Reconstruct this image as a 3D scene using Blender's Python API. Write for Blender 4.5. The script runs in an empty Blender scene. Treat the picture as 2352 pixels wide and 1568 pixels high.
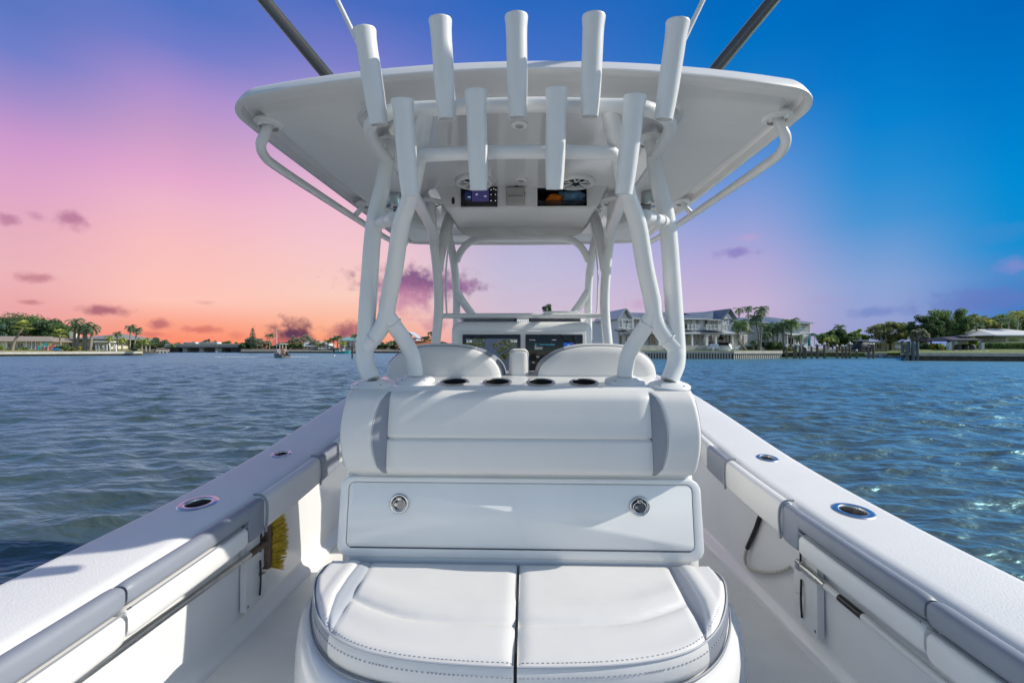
import bpy, bmesh, math, random
import numpy as np
from mathutils import Vector, Matrix, Euler
R = math.radians
sc = bpy.context.scene
random.seed(7); np.random.seed(7)
# ---------------------------------------------------------------- camera
FP = 1045.0                      # focal length for a picture 2352 wide
CW, CH = 2352.0, 1568.0
cd = bpy.data.cameras.new('camera'); cam = bpy.data.objects.new('camera', cd)
sc.collection.objects.link(cam); sc.camera = cam
cd.sensor_width = 36; cd.lens = FP / CW * 36; cd.clip_start = 0.02; cd.clip_end = 6000
CAM = Vector((0.025, 0.0, 1.28))
ROT = Euler((math.pi / 2 + math.atan(15 / FP), 0, 0.029), 'XYZ').to_matrix() @ Matrix.Rotation(0.0015, 3, 'Z')
cam.matrix_world = Matrix.Translation(CAM) @ ROT.to_4x4()

def ray(px, py):
    return ROT @ Vector(((px - CW / 2) / FP, -(py - CH / 2) / FP, -1))
def U(px, py, Y):
    d = ray(px, py); return CAM + d * ((Y - CAM.y) / d.y)
def UZ(px, py, Z):
    d = ray(px, py); return CAM + d * ((Z - CAM.z) / d.z)
def AV(l, r, Y):                 # mirrored pair -> right hand point of a symmetric boat
    a, b = U(l[0], l[1], Y), U(r[0], r[1], Y)
    return Vector(((b.x - a.x) / 2, Y, (a.z + b.z) / 2))
def lin(c):
    return tuple(((v / 255 / 12.92) if v / 255 <= 0.04045 else ((v / 255 + 0.055) / 1.055) ** 2.4) for v in c) + (1.0,)

# ---------------------------------------------------------------- sky
SUN = Vector((1.46, 0.06, 1.0)).normalized()
sun_el = math.asin(SUN.z); sun_rot = math.atan2(SUN.x, SUN.y)
wd = bpy.data.worlds.new('World'); sc.world = wd; wd.use_nodes = True
nt = wd.node_tree; nt.nodes.clear(); N = nt.nodes; L = nt.links
def nn(t, **k):
    n = N.new(t)
    for a, b in k.items(): setattr(n, a, b)
    return n
def mth(op, a, b=None, clamp=False):
    n = nn('ShaderNodeMath', operation=op); n.use_clamp = clamp
    for i, v in enumerate((a, b)):
        if v is None: continue
        if isinstance(v, (int, float)): n.inputs[i].default_value = v
        else: L.new(v, n.inputs[i])
    return n.outputs[0]
tc = nn('ShaderNodeTexCoord'); sep = nn('ShaderNodeSeparateXYZ'); L.new(tc.outputs['Generated'], sep.inputs[0])
az = mth('MULTIPLY', mth('ARCTAN2', sep.outputs[0], sep.outputs[1]), 180 / math.pi)
el = mth('MULTIPLY', mth('ARCSINE', sep.outputs[2]), 180 / math.pi)
eln = mth('DIVIDE', el, 50.0, True)
COLS = [  # px column, [(py, srgb) ...]
 (0,    [(799,(250,138,120)),(735,(236,164,164)),(615,(236,181,187)),(513,(230,174,192)),(410,(221,165,202)),(308,(204,153,205)),(205,(158,140,203)),(103,(112,127,202)),(0,(92,119,195))]),
 (400,  [(799,(255,134,100)),(745,(252,164,138)),(690,(254,198,184)),(565,(248,192,192)),(460,(238,182,203)),(410,(230,170,206)),(308,(201,157,201)),(205,(170,143,206)),(103,(113,125,202)),(0,(80,115,195))]),
 (800,  [(799,(252,148,108)),(750,(253,180,148)),(680,(250,206,192)),(565,(244,199,206)),(460,(236,188,210)),(300,(190,160,210)),(150,(125,128,203)),(0,(72,108,192))]),
 (1206, [(799,(240,180,185)),(720,(212,193,214)),(620,(197,191,221)),(540,(186,181,217)),(400,(140,155,215)),(150,(70,115,200)),(0,(42,104,191))]),
 (1700, [(799,(196,172,205)),(700,(199,180,211)),(600,(178,169,215)),(500,(142,160,216)),(400,(104,148,214)),(250,(30,124,203)),(100,(0,114,195)),(0,(0,106,190))]),
 (2020, [(799,(140,150,205)),(750,(150,160,208)),(650,(138,164,214)),(500,(70,148,212)),(400,(38,140,211)),(280,(8,130,207)),(100,(0,114,197)),(0,(0,106,190))]),
 (2352, [(799,(84,136,200)),(700,(64,126,194)),(630,(76,138,204)),(560,(18,142,210)),(400,(0,138,211)),(250,(0,124,203)),(0,(0,104,187))]),
]
def azel(px, py):
    d = ray(px, py).normalized()
    return math.degrees(math.atan2(d.x, d.y)), math.degrees(math.asin(d.z))
prev = None; pa = None
for px, stops in COLS:
    cr = nn('ShaderNodeValToRGB'); L.new(eln, cr.inputs[0])
    e = cr.color_ramp.elements
    pts = sorted((max(0.0, azel(px, py)[1]) / 50.0, c) for py, c in stops)
    while len(e) < len(pts): e.new(0.5)
    for k, (p, c) in enumerate(pts):
        e[k].position = min(1, p); e[k].color = lin(c)
    a = azel(px, 600)[0]
    if prev is None: prev = cr.outputs[0]
    else:
        mr = nn('ShaderNodeMapRange', interpolation_type='SMOOTHSTEP'); L.new(az, mr.inputs[0])
        mr.inputs[1].default_value = pa; mr.inputs[2].default_value = a
        mx = nn('ShaderNodeMix', data_type='RGBA'); L.new(mr.outputs[0], mx.inputs[0])
        L.new(prev, mx.inputs[6]); L.new(cr.outputs[0], mx.inputs[7]); prev = mx.outputs[2]
    pa = a
# clouds of the evening side
cv = nn('ShaderNodeCombineXYZ'); L.new(az, cv.inputs[0]); L.new(el, cv.inputs[1])
cn = nn('ShaderNodeTexNoise'); cn.inputs['Scale'].default_value = 0.75; cn.inputs['Detail'].default_value = 5; cn.inputs['Roughness'].default_value = 0.55
L.new(cv.outputs[0], cn.inputs['Vector'])
cnz = mth('MULTIPLY', mth('SUBTRACT', cn.outputs[0], 0.5), 1.9)
CL = [(955,650,150,42,.95,(120,80,130)),(935,685,95,45,.7,(196,130,165)),(1068,654,42,22,.85,(150,100,150)),(672,766,62,36,1,(100,62,88)),(640,790,46,18,.8,(205,105,105)),
      (800,756,42,20,.85,(150,85,105)),(795,778,55,18,.7,(140,80,100)),(1000,745,34,18,.6,(190,120,150)),(240,712,62,15,.85,(165,95,115)),(165,506,42,26,.8,(178,115,150)),
      (22,506,34,16,.7,(178,115,150)),(85,498,26,14,.45,(178,120,155)),(72,637,62,14,.75,(190,120,135)),(70,694,36,8,.6,(180,105,115)),(365,745,36,14,.7,(170,90,105)),(340,768,50,10,.5,(190,95,105)),
      (478,757,50,11,.6,(196,95,95)),(430,755,20,10,.5,(205,110,110)),(545,770,26,12,.4,(205,110,105)),(472,695,26,6,.4,(215,150,140)),(1690,580,58,14,.7,(132,122,190)),(1720,545,42,10,.35,(200,160,205)),
      (1480,700,60,14,.4,(196,150,190)),(2020,716,90,14,.6,(108,130,196)),(2290,540,100,34,.4,(70,140,205)),(2330,610,60,20,.5,(150,140,205)),(2250,690,190,34,.6,(104,120,192)),(1890,690,60,12,.25,(170,150,205))]
for px, py, rx, ry, st, col in CL:
    a0, e0 = azel(px, py); a1, _ = azel(px + rx, py); _, e1 = azel(px, py - ry)
    s1 = nn('ShaderNodeVectorMath', operation='SUBTRACT'); L.new(cv.outputs[0], s1.inputs[0]); s1.inputs[1].default_value = (a0, e0, 0)
    s2 = nn('ShaderNodeVectorMath', operation='MULTIPLY'); L.new(s1.outputs[0], s2.inputs[0]); s2.inputs[1].default_value = (1 / (a1 - a0), 1 / (e1 - e0), 0)
    s3 = nn('ShaderNodeVectorMath', operation='LENGTH'); L.new(s2.outputs[0], s3.inputs[0])
    d = mth('ADD', s3.outputs['Value'], cnz)
    mr = nn('ShaderNodeMapRange', interpolation_type='SMOOTHSTEP'); L.new(d, mr.inputs[0])
    mr.inputs[1].default_value = 1.2; mr.inputs[2].default_value = 0.15; mr.inputs[3].default_value = 0; mr.inputs[4].default_value = st
    mx = nn('ShaderNodeMix', data_type='RGBA'); L.new(mr.outputs[0], mx.inputs[0]); L.new(prev, mx.inputs[6]); mx.inputs[7].default_value = lin(col); prev = mx.outputs[2]
# daylight sky everywhere round about
sk = nn('ShaderNodeTexSky', sky_type='NISHITA'); sk.sun_disc = False; sk.sun_elevation = sun_el; sk.sun_rotation = sun_rot
sk.air_density = 1.0; sk.dust_density = 0.3; sk.ozone_density = 1.6
sks = nn('ShaderNodeVectorMath', operation='SCALE'); L.new(sk.outputs[0], sks.inputs[0]); sks.inputs['Scale'].default_value = 0.145
fa = nn('ShaderNodeMapRange', interpolation_type='SMOOTHSTEP'); L.new(mth('ABSOLUTE', az), fa.inputs[0]); fa.inputs[1].default_value = 49; fa.inputs[2].default_value = 66
mx = nn('ShaderNodeMix', data_type='RGBA'); fe = nn('ShaderNodeMapRange', interpolation_type='SMOOTHSTEP'); L.new(el, fe.inputs[0]); fe.inputs[1].default_value = 38; fe.inputs[2].default_value = 62
L.new(mth('MAXIMUM', fa.outputs[0], fe.outputs[0]), mx.inputs[0]); L.new(prev, mx.inputs[6]); L.new(sks.outputs[0], mx.inputs[7])
bg = nn('ShaderNodeBackground'); L.new(mx.outputs[2], bg.inputs[0]); bg.inputs[1].default_value = 1.0
wo = nn('ShaderNodeOutputWorld'); L.new(bg.outputs[0], wo.inputs[0])
# ---------------------------------------------------------------- sun and exposure
ld = bpy.data.lights.new('sun', 'SUN'); ld.energy = 4.5; ld.angle = R(0.53); ld.color = (1.0, 0.935, 0.825)
lo = bpy.data.objects.new('sun', ld); sc.collection.objects.link(lo); lo.rotation_euler = SUN.to_track_quat('Z', 'Y').to_euler(); lo.location = (20, 3, 15)
sc.view_settings.view_transform = 'Standard'; sc.view_settings.look = 'None'; sc.view_settings.exposure = 0.0; sc.view_settings.gamma = 1.0
sc.view_settings.use_curve_mapping = False
sc.cycles.max_bounces = 8; sc.cycles.transparent_max_bounces = 16; sc.cycles.use_denoising = True; sc.cycles.caustics_reflective = False; sc.cycles.caustics_refractive = False
sc.cycles.sample_clamp_indirect = 6; sc.cycles.sample_clamp_direct = 1.6

# ---------------------------------------------------------------- materials
MT = {}
def mat(name, col, rough=0.5, metal=0.0, spec=0.5, var=0.0, vs=4.0, bump=0.0, bs=200.0, coat=0.0, col2=None, stretch=None, emit=None, es=1.0, detail=3.0, bdist=0.002, wave=0.0, ws=8.0):
    m = bpy.data.materials.new(name); m.use_nodes = True; t = m.node_tree; b = t.nodes['Principled BSDF']; lk = t.links
    c = tuple(col) + (1,) if len(col) == 3 else col
    b.inputs['Base Color'].default_value = c; b.inputs['Roughness'].default_value = rough; b.inputs['Metallic'].default_value = metal
    b.inputs['Specular IOR Level'].default_value = spec; b.inputs['Coat Weight'].default_value = coat; b.inputs['Coat Roughness'].default_value = 0.06
    tcn = t.nodes.new('ShaderNodeTexCoord'); src = tcn.outputs['Object']
    if stretch:
        mp = t.nodes.new('ShaderNodeMapping'); mp.inputs['Scale'].default_value = stretch; lk.new(src, mp.inputs[0]); src = mp.outputs[0]
    if var > 0 or col2:
        nz = t.nodes.new('ShaderNodeTexNoise'); nz.inputs['Scale'].default_value = vs; nz.inputs['Detail'].default_value = detail; lk.new(src, nz.inputs['Vector'])
        cr = t.nodes.new('ShaderNodeValToRGB'); lk.new(nz.outputs[0], cr.inputs[0])
        c2 = col2 or tuple(v * (1 - var) for v in c[:3])
        cr.color_ramp.elements[0].position = 0.3; cr.color_ramp.elements[1].position = 0.7
        cr.color_ramp.elements[0].color = tuple(c2[:3]) + (1,); cr.color_ramp.elements[1].color = c
        lk.new(cr.outputs[0], b.inputs['Base Color'])
        rr = t.nodes.new('ShaderNodeMapRange'); lk.new(nz.outputs[0], rr.inputs[0]); rr.inputs[3].default_value = max(0, rough - 0.06); rr.inputs[4].default_value = min(1, rough + 0.06); lk.new(rr.outputs[0], b.inputs['Roughness'])
    if bump > 0:
        n2 = t.nodes.new('ShaderNodeTexNoise'); n2.inputs['Scale'].default_value = bs; n2.inputs['Detail'].default_value = 2; lk.new(src, n2.inputs['Vector'])
        bp = t.nodes.new('ShaderNodeBump'); bp.inputs['Strength'].default_value = bump; bp.inputs['Distance'].default_value = bdist; lk.new(n2.outputs[0], bp.inputs['Height']); lk.new(bp.outputs[0], b.inputs['Normal'])
        if wave > 0:
            n3 = t.nodes.new('ShaderNodeTexNoise'); n3.inputs['Scale'].default_value = ws; n3.inputs['Detail'].default_value = 1.5; n3.inputs['Distortion'].default_value = .8; lk.new(src, n3.inputs['Vector'])
            b3 = t.nodes.new('ShaderNodeBump'); b3.inputs['Strength'].default_value = wave; b3.inputs['Distance'].default_value = .01; lk.new(n3.outputs[0], b3.inputs['Height']); lk.new(b3.outputs[0], bp.inputs['Normal'])
    if emit:
        b.inputs['Emission Color'].default_value = tuple(emit) + (1,); b.inputs['Emission Strength'].default_value = es
    MT[name] = m; return m
mat('gelcoat', (.82,.825,.815), .16, var=.06, vs=3, coat=.3, bump=.02, bs=30, wave=.10, ws=3.0)
mat('gelcoat_deck', (.86,.86,.83), .5, var=.09, vs=5, bump=.35, bs=420, bdist=.0015)
mat('gelcoat_top', (.76,.755,.745), .42, var=.05, vs=2.5, bump=.10, bs=500)
mat('liner', (.74,.74,.735), .10, var=.03, vs=2, coat=.5)
mat('powder', (.76,.765,.76), .34, var=.03, vs=9, bump=.06, bs=350)
mat('vinyl', (.715,.71,.695), .46, var=.03, vs=6, bump=.16, bs=420, bdist=.001, wave=.16, ws=7)
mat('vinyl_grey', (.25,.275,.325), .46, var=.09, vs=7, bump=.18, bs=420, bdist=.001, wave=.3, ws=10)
mat('vinyl_pale_and_sunlit', (.42,.45,.50), .46, var=.05, vs=7, bump=.16, bs=420, bdist=.001)  # pale trim vinyl; also grey vinyl with sunlight put into its colour
mat('piping', (.26,.28,.32), .5, var=.1, vs=20)
mat('thread', (.42,.43,.46), .7, var=.1, vs=60)
mat('steel', (.62,.62,.62), .12, metal=1, var=.15, vs=20)
mat('steel_satin', (.66,.66,.66), .24, metal=1, var=.1, vs=30)
mat('steel_dark', (.22,.22,.23), .22, metal=1, var=.2, vs=20)
mat('steel_brushed', (.55,.55,.54), .32, metal=1, var=.2, vs=40, stretch=(1,1,8))
mat('black', (.012,.012,.014), .3, var=.3, vs=20)
mat('black_rubber', (.016,.016,.017), .6, var=.3, vs=40)
mat('carbon', (.10,.09,.085), .3, spec=.6, var=.45, vs=6, stretch=(1,1,.2), coat=.4)
mat('white_plastic', (.77,.77,.75), .35, var=.05, vs=10)
mat('starboard', (.74,.75,.745), .5, var=.05, vs=10, bump=.12, bs=250)
mat('canvas', (.66,.66,.64), .75, var=.08, vs=8, bump=.4, bs=90, bdist=.004)
mat('grey_cap', (.42,.41,.385), .55, var=.06, vs=15)
mat('screen', (.004,.004,.006), .08, var=.2, vs=5)
mat('bristle', (.85,.62,.06), .7, var=.45, vs=60, col2=(.55,.36,.02))
mat('brush_wood', (.16,.11,.075), .6, var=.4, vs=30)
mat('pole_steel', (.62,.62,.60), .25, metal=1, var=.2, vs=12)
mat('rope', (.58,.56,.5), .8, var=.35, vs=90, bump=.6, bs=140)
mat('towel_orange', (.85,.22,.01), .9, var=.25, vs=12, bump=.5, bs=80, bdist=.004)
mat('towel_blue', (.15,.30,.46), .9, var=.3, vs=12, bump=.5, bs=80, bdist=.004)
def nonskid():
    m = mat('gunwale', (.77,.77,.755), .45, spec=.25, var=.04, vs=4); t = m.node_tree; lk = t.links; b = t.nodes['Principled BSDF']
    g = t.nodes.new('ShaderNodeNewGeometry'); s = t.nodes.new('ShaderNodeSeparateXYZ'); lk.new(g.outputs['Normal'], s.inputs[0])
    mr = t.nodes.new('ShaderNodeMapRange'); lk.new(s.outputs[2], mr.inputs[0]); mr.inputs[1].default_value = .985; mr.inputs[2].default_value = .999
    v = t.nodes.new('ShaderNodeTexNoise'); v.inputs['Scale'].default_value = 170; v.inputs['Detail'].default_value = 1.5
    tcn = t.nodes.new('ShaderNodeTexCoord'); lk.new(tcn.outputs['Object'], v.inputs['Vector'])
    k = t.nodes.new('ShaderNodeMath'); k.operation = 'MULTIPLY'; lk.new(v.outputs[0], k.inputs[0]); lk.new(mr.outputs[0], k.inputs[1])
    bp = t.nodes.new('ShaderNodeBump'); bp.inputs['Strength'].default_value = .45; bp.inputs['Distance'].default_value = .003; lk.new(k.outputs[0], bp.inputs['Height']); lk.new(bp.outputs[0], b.inputs['Normal'])
nonskid()
def clear_mat(name, tint, gl):
    m = bpy.data.materials.new(name); m.use_nodes = True; t = m.node_tree; t.nodes.clear(); lk = t.links
    o = t.nodes.new('ShaderNodeOutputMaterial'); mx = t.nodes.new('ShaderNodeMixShader'); tr = t.nodes.new('ShaderNodeBsdfTransparent'); gb = t.nodes.new('ShaderNodeBsdfGlossy')
    tr.inputs[0].default_value = tint; gb.inputs['Roughness'].default_value = .05
    fr = t.nodes.new('ShaderNodeFresnel'); fr.inputs[0].default_value = 1.35
    nz = t.nodes.new('ShaderNodeTexNoise'); nz.inputs['Scale'].default_value = 3.5; nz.inputs['Detail'].default_value = 4
    bp = t.nodes.new('ShaderNodeBump'); bp.inputs['Strength'].default_value = .5; bp.inputs['Distance'].default_value = .05; lk.new(nz.outputs[0], bp.inputs['Height']); lk.new(bp.outputs[0], gb.inputs['Normal'])
    ml = t.nodes.new('ShaderNodeMath'); ml.operation = 'MULTIPLY'; lk.new(fr.outputs[0], ml.inputs[0]); ml.inputs[1].default_value = gl
    lk.new(ml.outputs[0], mx.inputs[0]); lk.new(tr.outputs[0], mx.inputs[1]); lk.new(gb.outputs[0], mx.inputs[2]); lk.new(mx.outputs[0], o.inputs[0]); MT[name] = m
clear_mat('clear_vinyl', (.965,.975,.975,1), 1.2)
clear_mat('acrylic', (.55,.56,.57,1), 1.0)

# ---------------------------------------------------------------- mesh helpers
COL = sc.collection
def V(*a): return Vector(a)
class MB:
    def __init__(s): s.v = []; s.f = []
    def add(s, vs, fs):
        o = len(s.v); s.v += [tuple(p) for p in vs]; s.f += [tuple(i + o for i in f) for f in fs]; return s
    def loft(s, rings, closed=True, cap=(True, True)):
        n = len(rings[0]); vs = [p for r in rings for p in r]; fs = []
        for a in range(len(rings) - 1):
            for k in range(n if closed else n - 1):
                k2 = (k + 1) % n; fs.append((a * n + k, a * n + k2, (a + 1) * n + k2, (a + 1) * n + k))
        if cap[0]: fs.append(tuple(range(n - 1, -1, -1)))
        if cap[1]: fs.append(tuple(range((len(rings) - 1) * n, len(rings) * n)))
        return s.add(vs, fs)
    def box(s, c, d, rz=0.0):
        x, y, z = d[0] / 2, d[1] / 2, d[2] / 2; m = Matrix.Rotation(rz, 3, 'Z')
        vs = [m @ V(a * x, b * y, e * z) + V(*c) for e in (-1, 1) for a, b in ((-1, -1), (1, -1), (1, 1), (-1, 1))]
        return s.add(vs, [(3, 2, 1, 0), (4, 5, 6, 7), (0, 1, 5, 4), (1, 2, 6, 5), (2, 3, 7, 6), (3, 0, 4, 7)])
    def bbox(s, c, d, bev=.01, seg=3, rot=None):
        bm = bmesh.new(); bmesh.ops.create_cube(bm, size=1)
        for v in bm.verts: v.co = V(v.co.x * d[0], v.co.y * d[1], v.co.z * d[2])
        bmesh.ops.bevel(bm, geom=bm.edges[:], offset=bev, segments=seg, affect='EDGES', profile=.5)
        bm.verts.index_update(); r = rot.to_matrix() if rot else Matrix.Identity(3)
        s.add([r @ v.co + V(*c) for v in bm.verts], [[v.index for v in f.verts] for f in bm.faces]); bm.free(); return s
    def tube(s, pts, r, n=12, cap=True, smooth=0):
        pts = [Vector(p) for p in pts]
        rs = list(r) if isinstance(r, (list, tuple)) else [r] * len(pts)
        if smooth: pts, rs = catmull(pts, rs, smooth)
        t0 = (pts[1] - pts[0]).normalized(); up = V(0, 0, 1) if abs(t0.z) < .9 else V(0, 1, 0)
        nrm = (up - t0 * up.dot(t0)).normalized(); rings = []
        for i, p in enumerate(pts):
            t = ((pts[min(i + 1, len(pts) - 1)] - p).normalized() + (p - pts[max(i - 1, 0)]).normalized()).normalized() if 0 < i < len(pts) - 1 else ((pts[1] - pts[0]) if i == 0 else (pts[-1] - pts[-2])).normalized()
            nrm = (nrm - t * nrm.dot(t)).normalized(); b = t.cross(nrm)
            rings.append([p + (nrm * math.cos(a) + b * math.sin(a)) * rs[i] for a in [2 * math.pi * k / n for k in range(n)]])
        return s.loft(rings, True, (cap, cap))
    def lathe(s, prof, c, ax=(0, 0, 1), n=24, cap=(False, False), sx=1.0, sxd=None):
        ax = Vector(ax).normalized(); u = (V(1, 0, 0) if abs(ax.x) < .9 else V(0, 1, 0))
        if sxd: u = Vector(sxd)
        u = (u - ax * u.dot(ax)).normalized(); w = ax.cross(u)
        rings = [[V(*c) + ax * h + (u * math.cos(2 * math.pi * k / n) * sx + w * math.sin(2 * math.pi * k / n)) * r for k in range(n)] for r, h in prof]
        return s.loft(rings, True, cap)
    def prism(s, poly, off):
        poly = [Vector(p) for p in poly]; off = Vector(off)
        return s.loft([poly, [p + off for p in poly]])
    def build(s, name, m, parent=None, smooth=True, ang=38, loc=None, label=None, kind=None):
        me = bpy.data.meshes.new(name); me.from_pydata(s.v, [], s.f); me.validate()
        if smooth:
            me.polygons.foreach_set('use_smooth', [True] * len(me.polygons)); me.set_sharp_from_angle(angle=R(ang))
        bm = bmesh.new(); bm.from_mesh(me); bmesh.ops.recalc_face_normals(bm, faces=bm.faces)
        if all(e.is_manifold for e in bm.edges) and bm.calc_volume(signed=True) < 0: bmesh.ops.reverse_faces(bm, faces=bm.faces)
        bm.to_mesh(me); bm.free()
        return link(name, me, m, parent, loc, label, kind)
def link(name, me, m, parent=None, loc=None, label=None, kind=None):
    o = bpy.data.objects.new(name, me); COL.objects.link(o)
    if m is not None and not me.materials: me.materials.append(MT[m] if isinstance(m, str) else m)
    if loc is not None: o.location = loc
    if parent is not None:
        o.parent = parent; o.matrix_parent_inverse = Matrix.Translation(-world_loc(parent))
    if label: o['label'] = label
    if kind: o['kind'] = kind
    return o
WL = {}
def world_loc(o):
    return WL.get(o.name, Vector((0, 0, 0)))
def thing(name, label, cat, loc=(0, 0, 0), group=None):
    o = bpy.data.objects.new(name, None); COL.objects.link(o); o.empty_display_size = .1; o.location = loc; WL[o.name] = Vector(loc)
    return tag(o, label, cat, group)
def tag(o, label=None, cat=None, group=None, kind=None):
    if label: o['label'] = label
    if cat: o['category'] = cat
    if group: o['group'] = group
    if kind: o['kind'] = kind
    return o
def catmull(pts, rs, k):
    out = []; ro = []; n = len(pts)
    for i in range(n - 1):
        p0, p1, p2, p3 = pts[max(i - 1, 0)], pts[i], pts[i + 1], pts[min(i + 2, n - 1)]
        for j in range(k):
            t = j / k
            out.append(.5 * ((2 * p1) + (p2 - p0) * t + (2 * p0 - 5 * p1 + 4 * p2 - p3) * t * t + (3 * p1 - p0 - 3 * p2 + p3) * t ** 3)); ro.append(rs[i] + (rs[i + 1] - rs[i]) * t)
    return out + [pts[-1]], ro + [rs[-1]]
def smooth2(pts, k):
    return catmull([Vector(p) for p in pts], [0] * len(pts), k)[0]
def rrect(hw, hh, r, n=5, cx=0.0, cy=0.0):
    o = []
    for sx, sy, a0 in ((1, 1, 0), (-1, 1, 90), (-1, -1, 180), (1, -1, 270)):
        for k in range(n + 1):
            a = R(a0 + 90 * k / n); o.append((cx + sx * (hw - r) + r * math.cos(a), cy + sy * (hh - r) + r * math.sin(a)))
    return o
def mx(pts, s): return [V(p[0] * s, p[1], p[2]) for p in pts]
def cut(o, cutters):
    cs = []
    bm = bmesh.new(); bm.from_mesh(o.data)
    bm.normal_update()
    if bm.calc_volume(signed=True) < 0: bmesh.ops.reverse_faces(bm, faces=bm.faces)
    bm.to_mesh(o.data); bm.free(); o.data.update(); o.update_tag(); bpy.context.view_layer.update()
    for mb in cutters:
        c = mb.build('cutter', None, None, smooth=False); cs.append(c)
        md = o.modifiers.new('b', 'BOOLEAN'); md.operation = 'DIFFERENCE'; md.object = c; md.solver = 'EXACT'
    dg = bpy.context.evaluated_depsgraph_get(); me = bpy.data.meshes.new_from_object(o.evaluated_get(dg))
    o.modifiers.clear(); o.data = me
    for c in cs: bpy.data.objects.remove(c)
    return o
def text(name, body, size, loc, rot, m, parent=None, ext=.0006, align='CENTER', sx=1.0):
    cu = bpy.data.curves.new(name, 'FONT'); cu.body = body; cu.size = size; cu.extrude = ext; cu.align_x = align; cu.align_y = 'CENTER'
    o = bpy.data.objects.new(name, cu); COL.objects.link(o); dg = bpy.context.evaluated_depsgraph_get(); dg.update()
    me = bpy.data.meshes.new_from_object(o.evaluated_get(dg)); bpy.data.objects.remove(o)
    mt = Matrix.Translation(loc) @ rot.to_matrix().to_4x4() @ Matrix.Diagonal((sx, 1, 1, 1)); me.transform(mt)
    return link(name, me, m, parent)
# ================================================================ water
WZ = -0.33
def make_water():
    rr = np.concatenate([[0.0], np.geomspace(1.3, 60.0, 780), np.geomspace(61.0, 3000.0, 50)]); nr = len(rr)
    th = np.concatenate([np.linspace(R(-57), R(57), 700, endpoint=False), np.linspace(R(57), R(303), 70, endpoint=False)]); na = len(th)
    r = rr[:, None]; X = r * np.sin(th)[None, :]; Y = r * np.cos(th)[None, :]
    dr = np.gradient(rr)[:, None] * np.ones((1, na)); dth = r * R(0.163)
    sp = np.maximum(dr, dth)
    Z = np.zeros_like(X); DX = np.zeros_like(X); DY = np.zeros_like(X); rng = np.random.RandomState(3)
    for i in range(130):
        lam = 0.11 * (1.5 / 0.11) ** rng.rand(); k = 2 * math.pi / lam
        a = R(97 + rng.normal() * 26); amp = 0.0050 * lam ** 1.0 * (0.35 + rng.rand())
        ph = rng.rand() * 6.28; w = np.clip((lam / sp - 2.2) / 2.5, 0, 1)
        p = k * (math.cos(a) * X + math.sin(a) * Y) + ph
        Z += w * amp * np.cos(p); q = 0.75
        DX -= q * w * amp * math.cos(a) * np.sin(p); DY -= q * w * amp * math.sin(a) * np.sin(p)
    vs = np.stack([X + DX, Y + DY, Z + WZ], -1).reshape(-1, 3)
    idx = np.arange(nr * na).reshape(nr, na); nx = np.roll(idx, -1, 1)
    f = np.stack([idx[:-1], nx[:-1], nx[1:], idx[1:]], -1).reshape(-1, 4)[::1]
    me = bpy.data.meshes.new('water'); me.vertices.add(len(vs)); me.vertices.foreach_set('co', vs.ravel())
    me.loops.add(f.size); me.loops.foreach_set('vertex_index', f.ravel()); me.polygons.add(len(f)); me.polygons.foreach_set('loop_start', np.arange(0, f.size, 4))
    me.polygons.foreach_set('use_smooth', np.ones(len(f), bool)); me.update(); me.validate()
    m = bpy.data.materials.new('water'); m.use_nodes = True; t = m.node_tree; t.nodes.clear(); lk = t.links
    out = t.nodes.new('ShaderNodeOutputMaterial'); mxs = t.nodes.new('ShaderNodeMixShader'); df = t.nodes.new('ShaderNodeBsdfDiffuse'); gl = t.nodes.new('ShaderNodeBsdfGlossy'); fr = t.nodes.new('ShaderNodeFresnel')
    df.inputs[0].default_value = (.062,.092,.094,1); gl.inputs[0].default_value = (.46,.89,1.0,1); gl.inputs['Roughness'].default_value = .32; fr.inputs[0].default_value = 1.42
    lk.new(fr.outputs[0], mxs.inputs[0]); lk.new(df.outputs[0], mxs.inputs[1]); lk.new(gl.outputs[0], mxs.inputs[2]); lk.new(mxs.outputs[0], out.inputs[0])
    tcn = t.nodes.new('ShaderNodeTexCoord'); mp = t.nodes.new('ShaderNodeMapping'); mp.inputs['Scale'].default_value = (.62, 1.25, 1); mp.inputs['Rotation'].default_value = (0, 0, R(8)); lk.new(tcn.outputs['Object'], mp.inputs[0])
    hs = None
    for sc_, st in ((1.6, 1.0), (4.6, .42), (12, .14)):
        n = t.nodes.new('ShaderNodeTexNoise'); n.inputs['Scale'].default_value = sc_; n.inputs['Detail'].default_value = 2.5; n.inputs['Distortion'].default_value = .5; lk.new(mp.outputs[0], n.inputs['Vector'])
        k = t.nodes.new('ShaderNodeMath'); k.operation = 'MULTIPLY'; lk.new(n.outputs[0], k.inputs[0]); k.inputs[1].default_value = st
        if hs is None: hs = k.outputs[0]
        else:
            a = t.nodes.new('ShaderNodeMath'); lk.new(hs, a.inputs[0]); lk.new(k.outputs[0], a.inputs[1]); hs = a.outputs[0]
    bp = t.nodes.new('ShaderNodeBump'); bp.inputs['Strength'].default_value = .55; bp.inputs['Distance'].default_value = .20; lk.new(hs, bp.inputs['Height']); [lk.new(bp.outputs[0], q.inputs['Normal']) for q in (df, gl, fr)]
    MT['water'] = m
    tag(link('water', me, 'water'), 'choppy blue canal water around the boat', 'water', kind='structure')
make_water()

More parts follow.
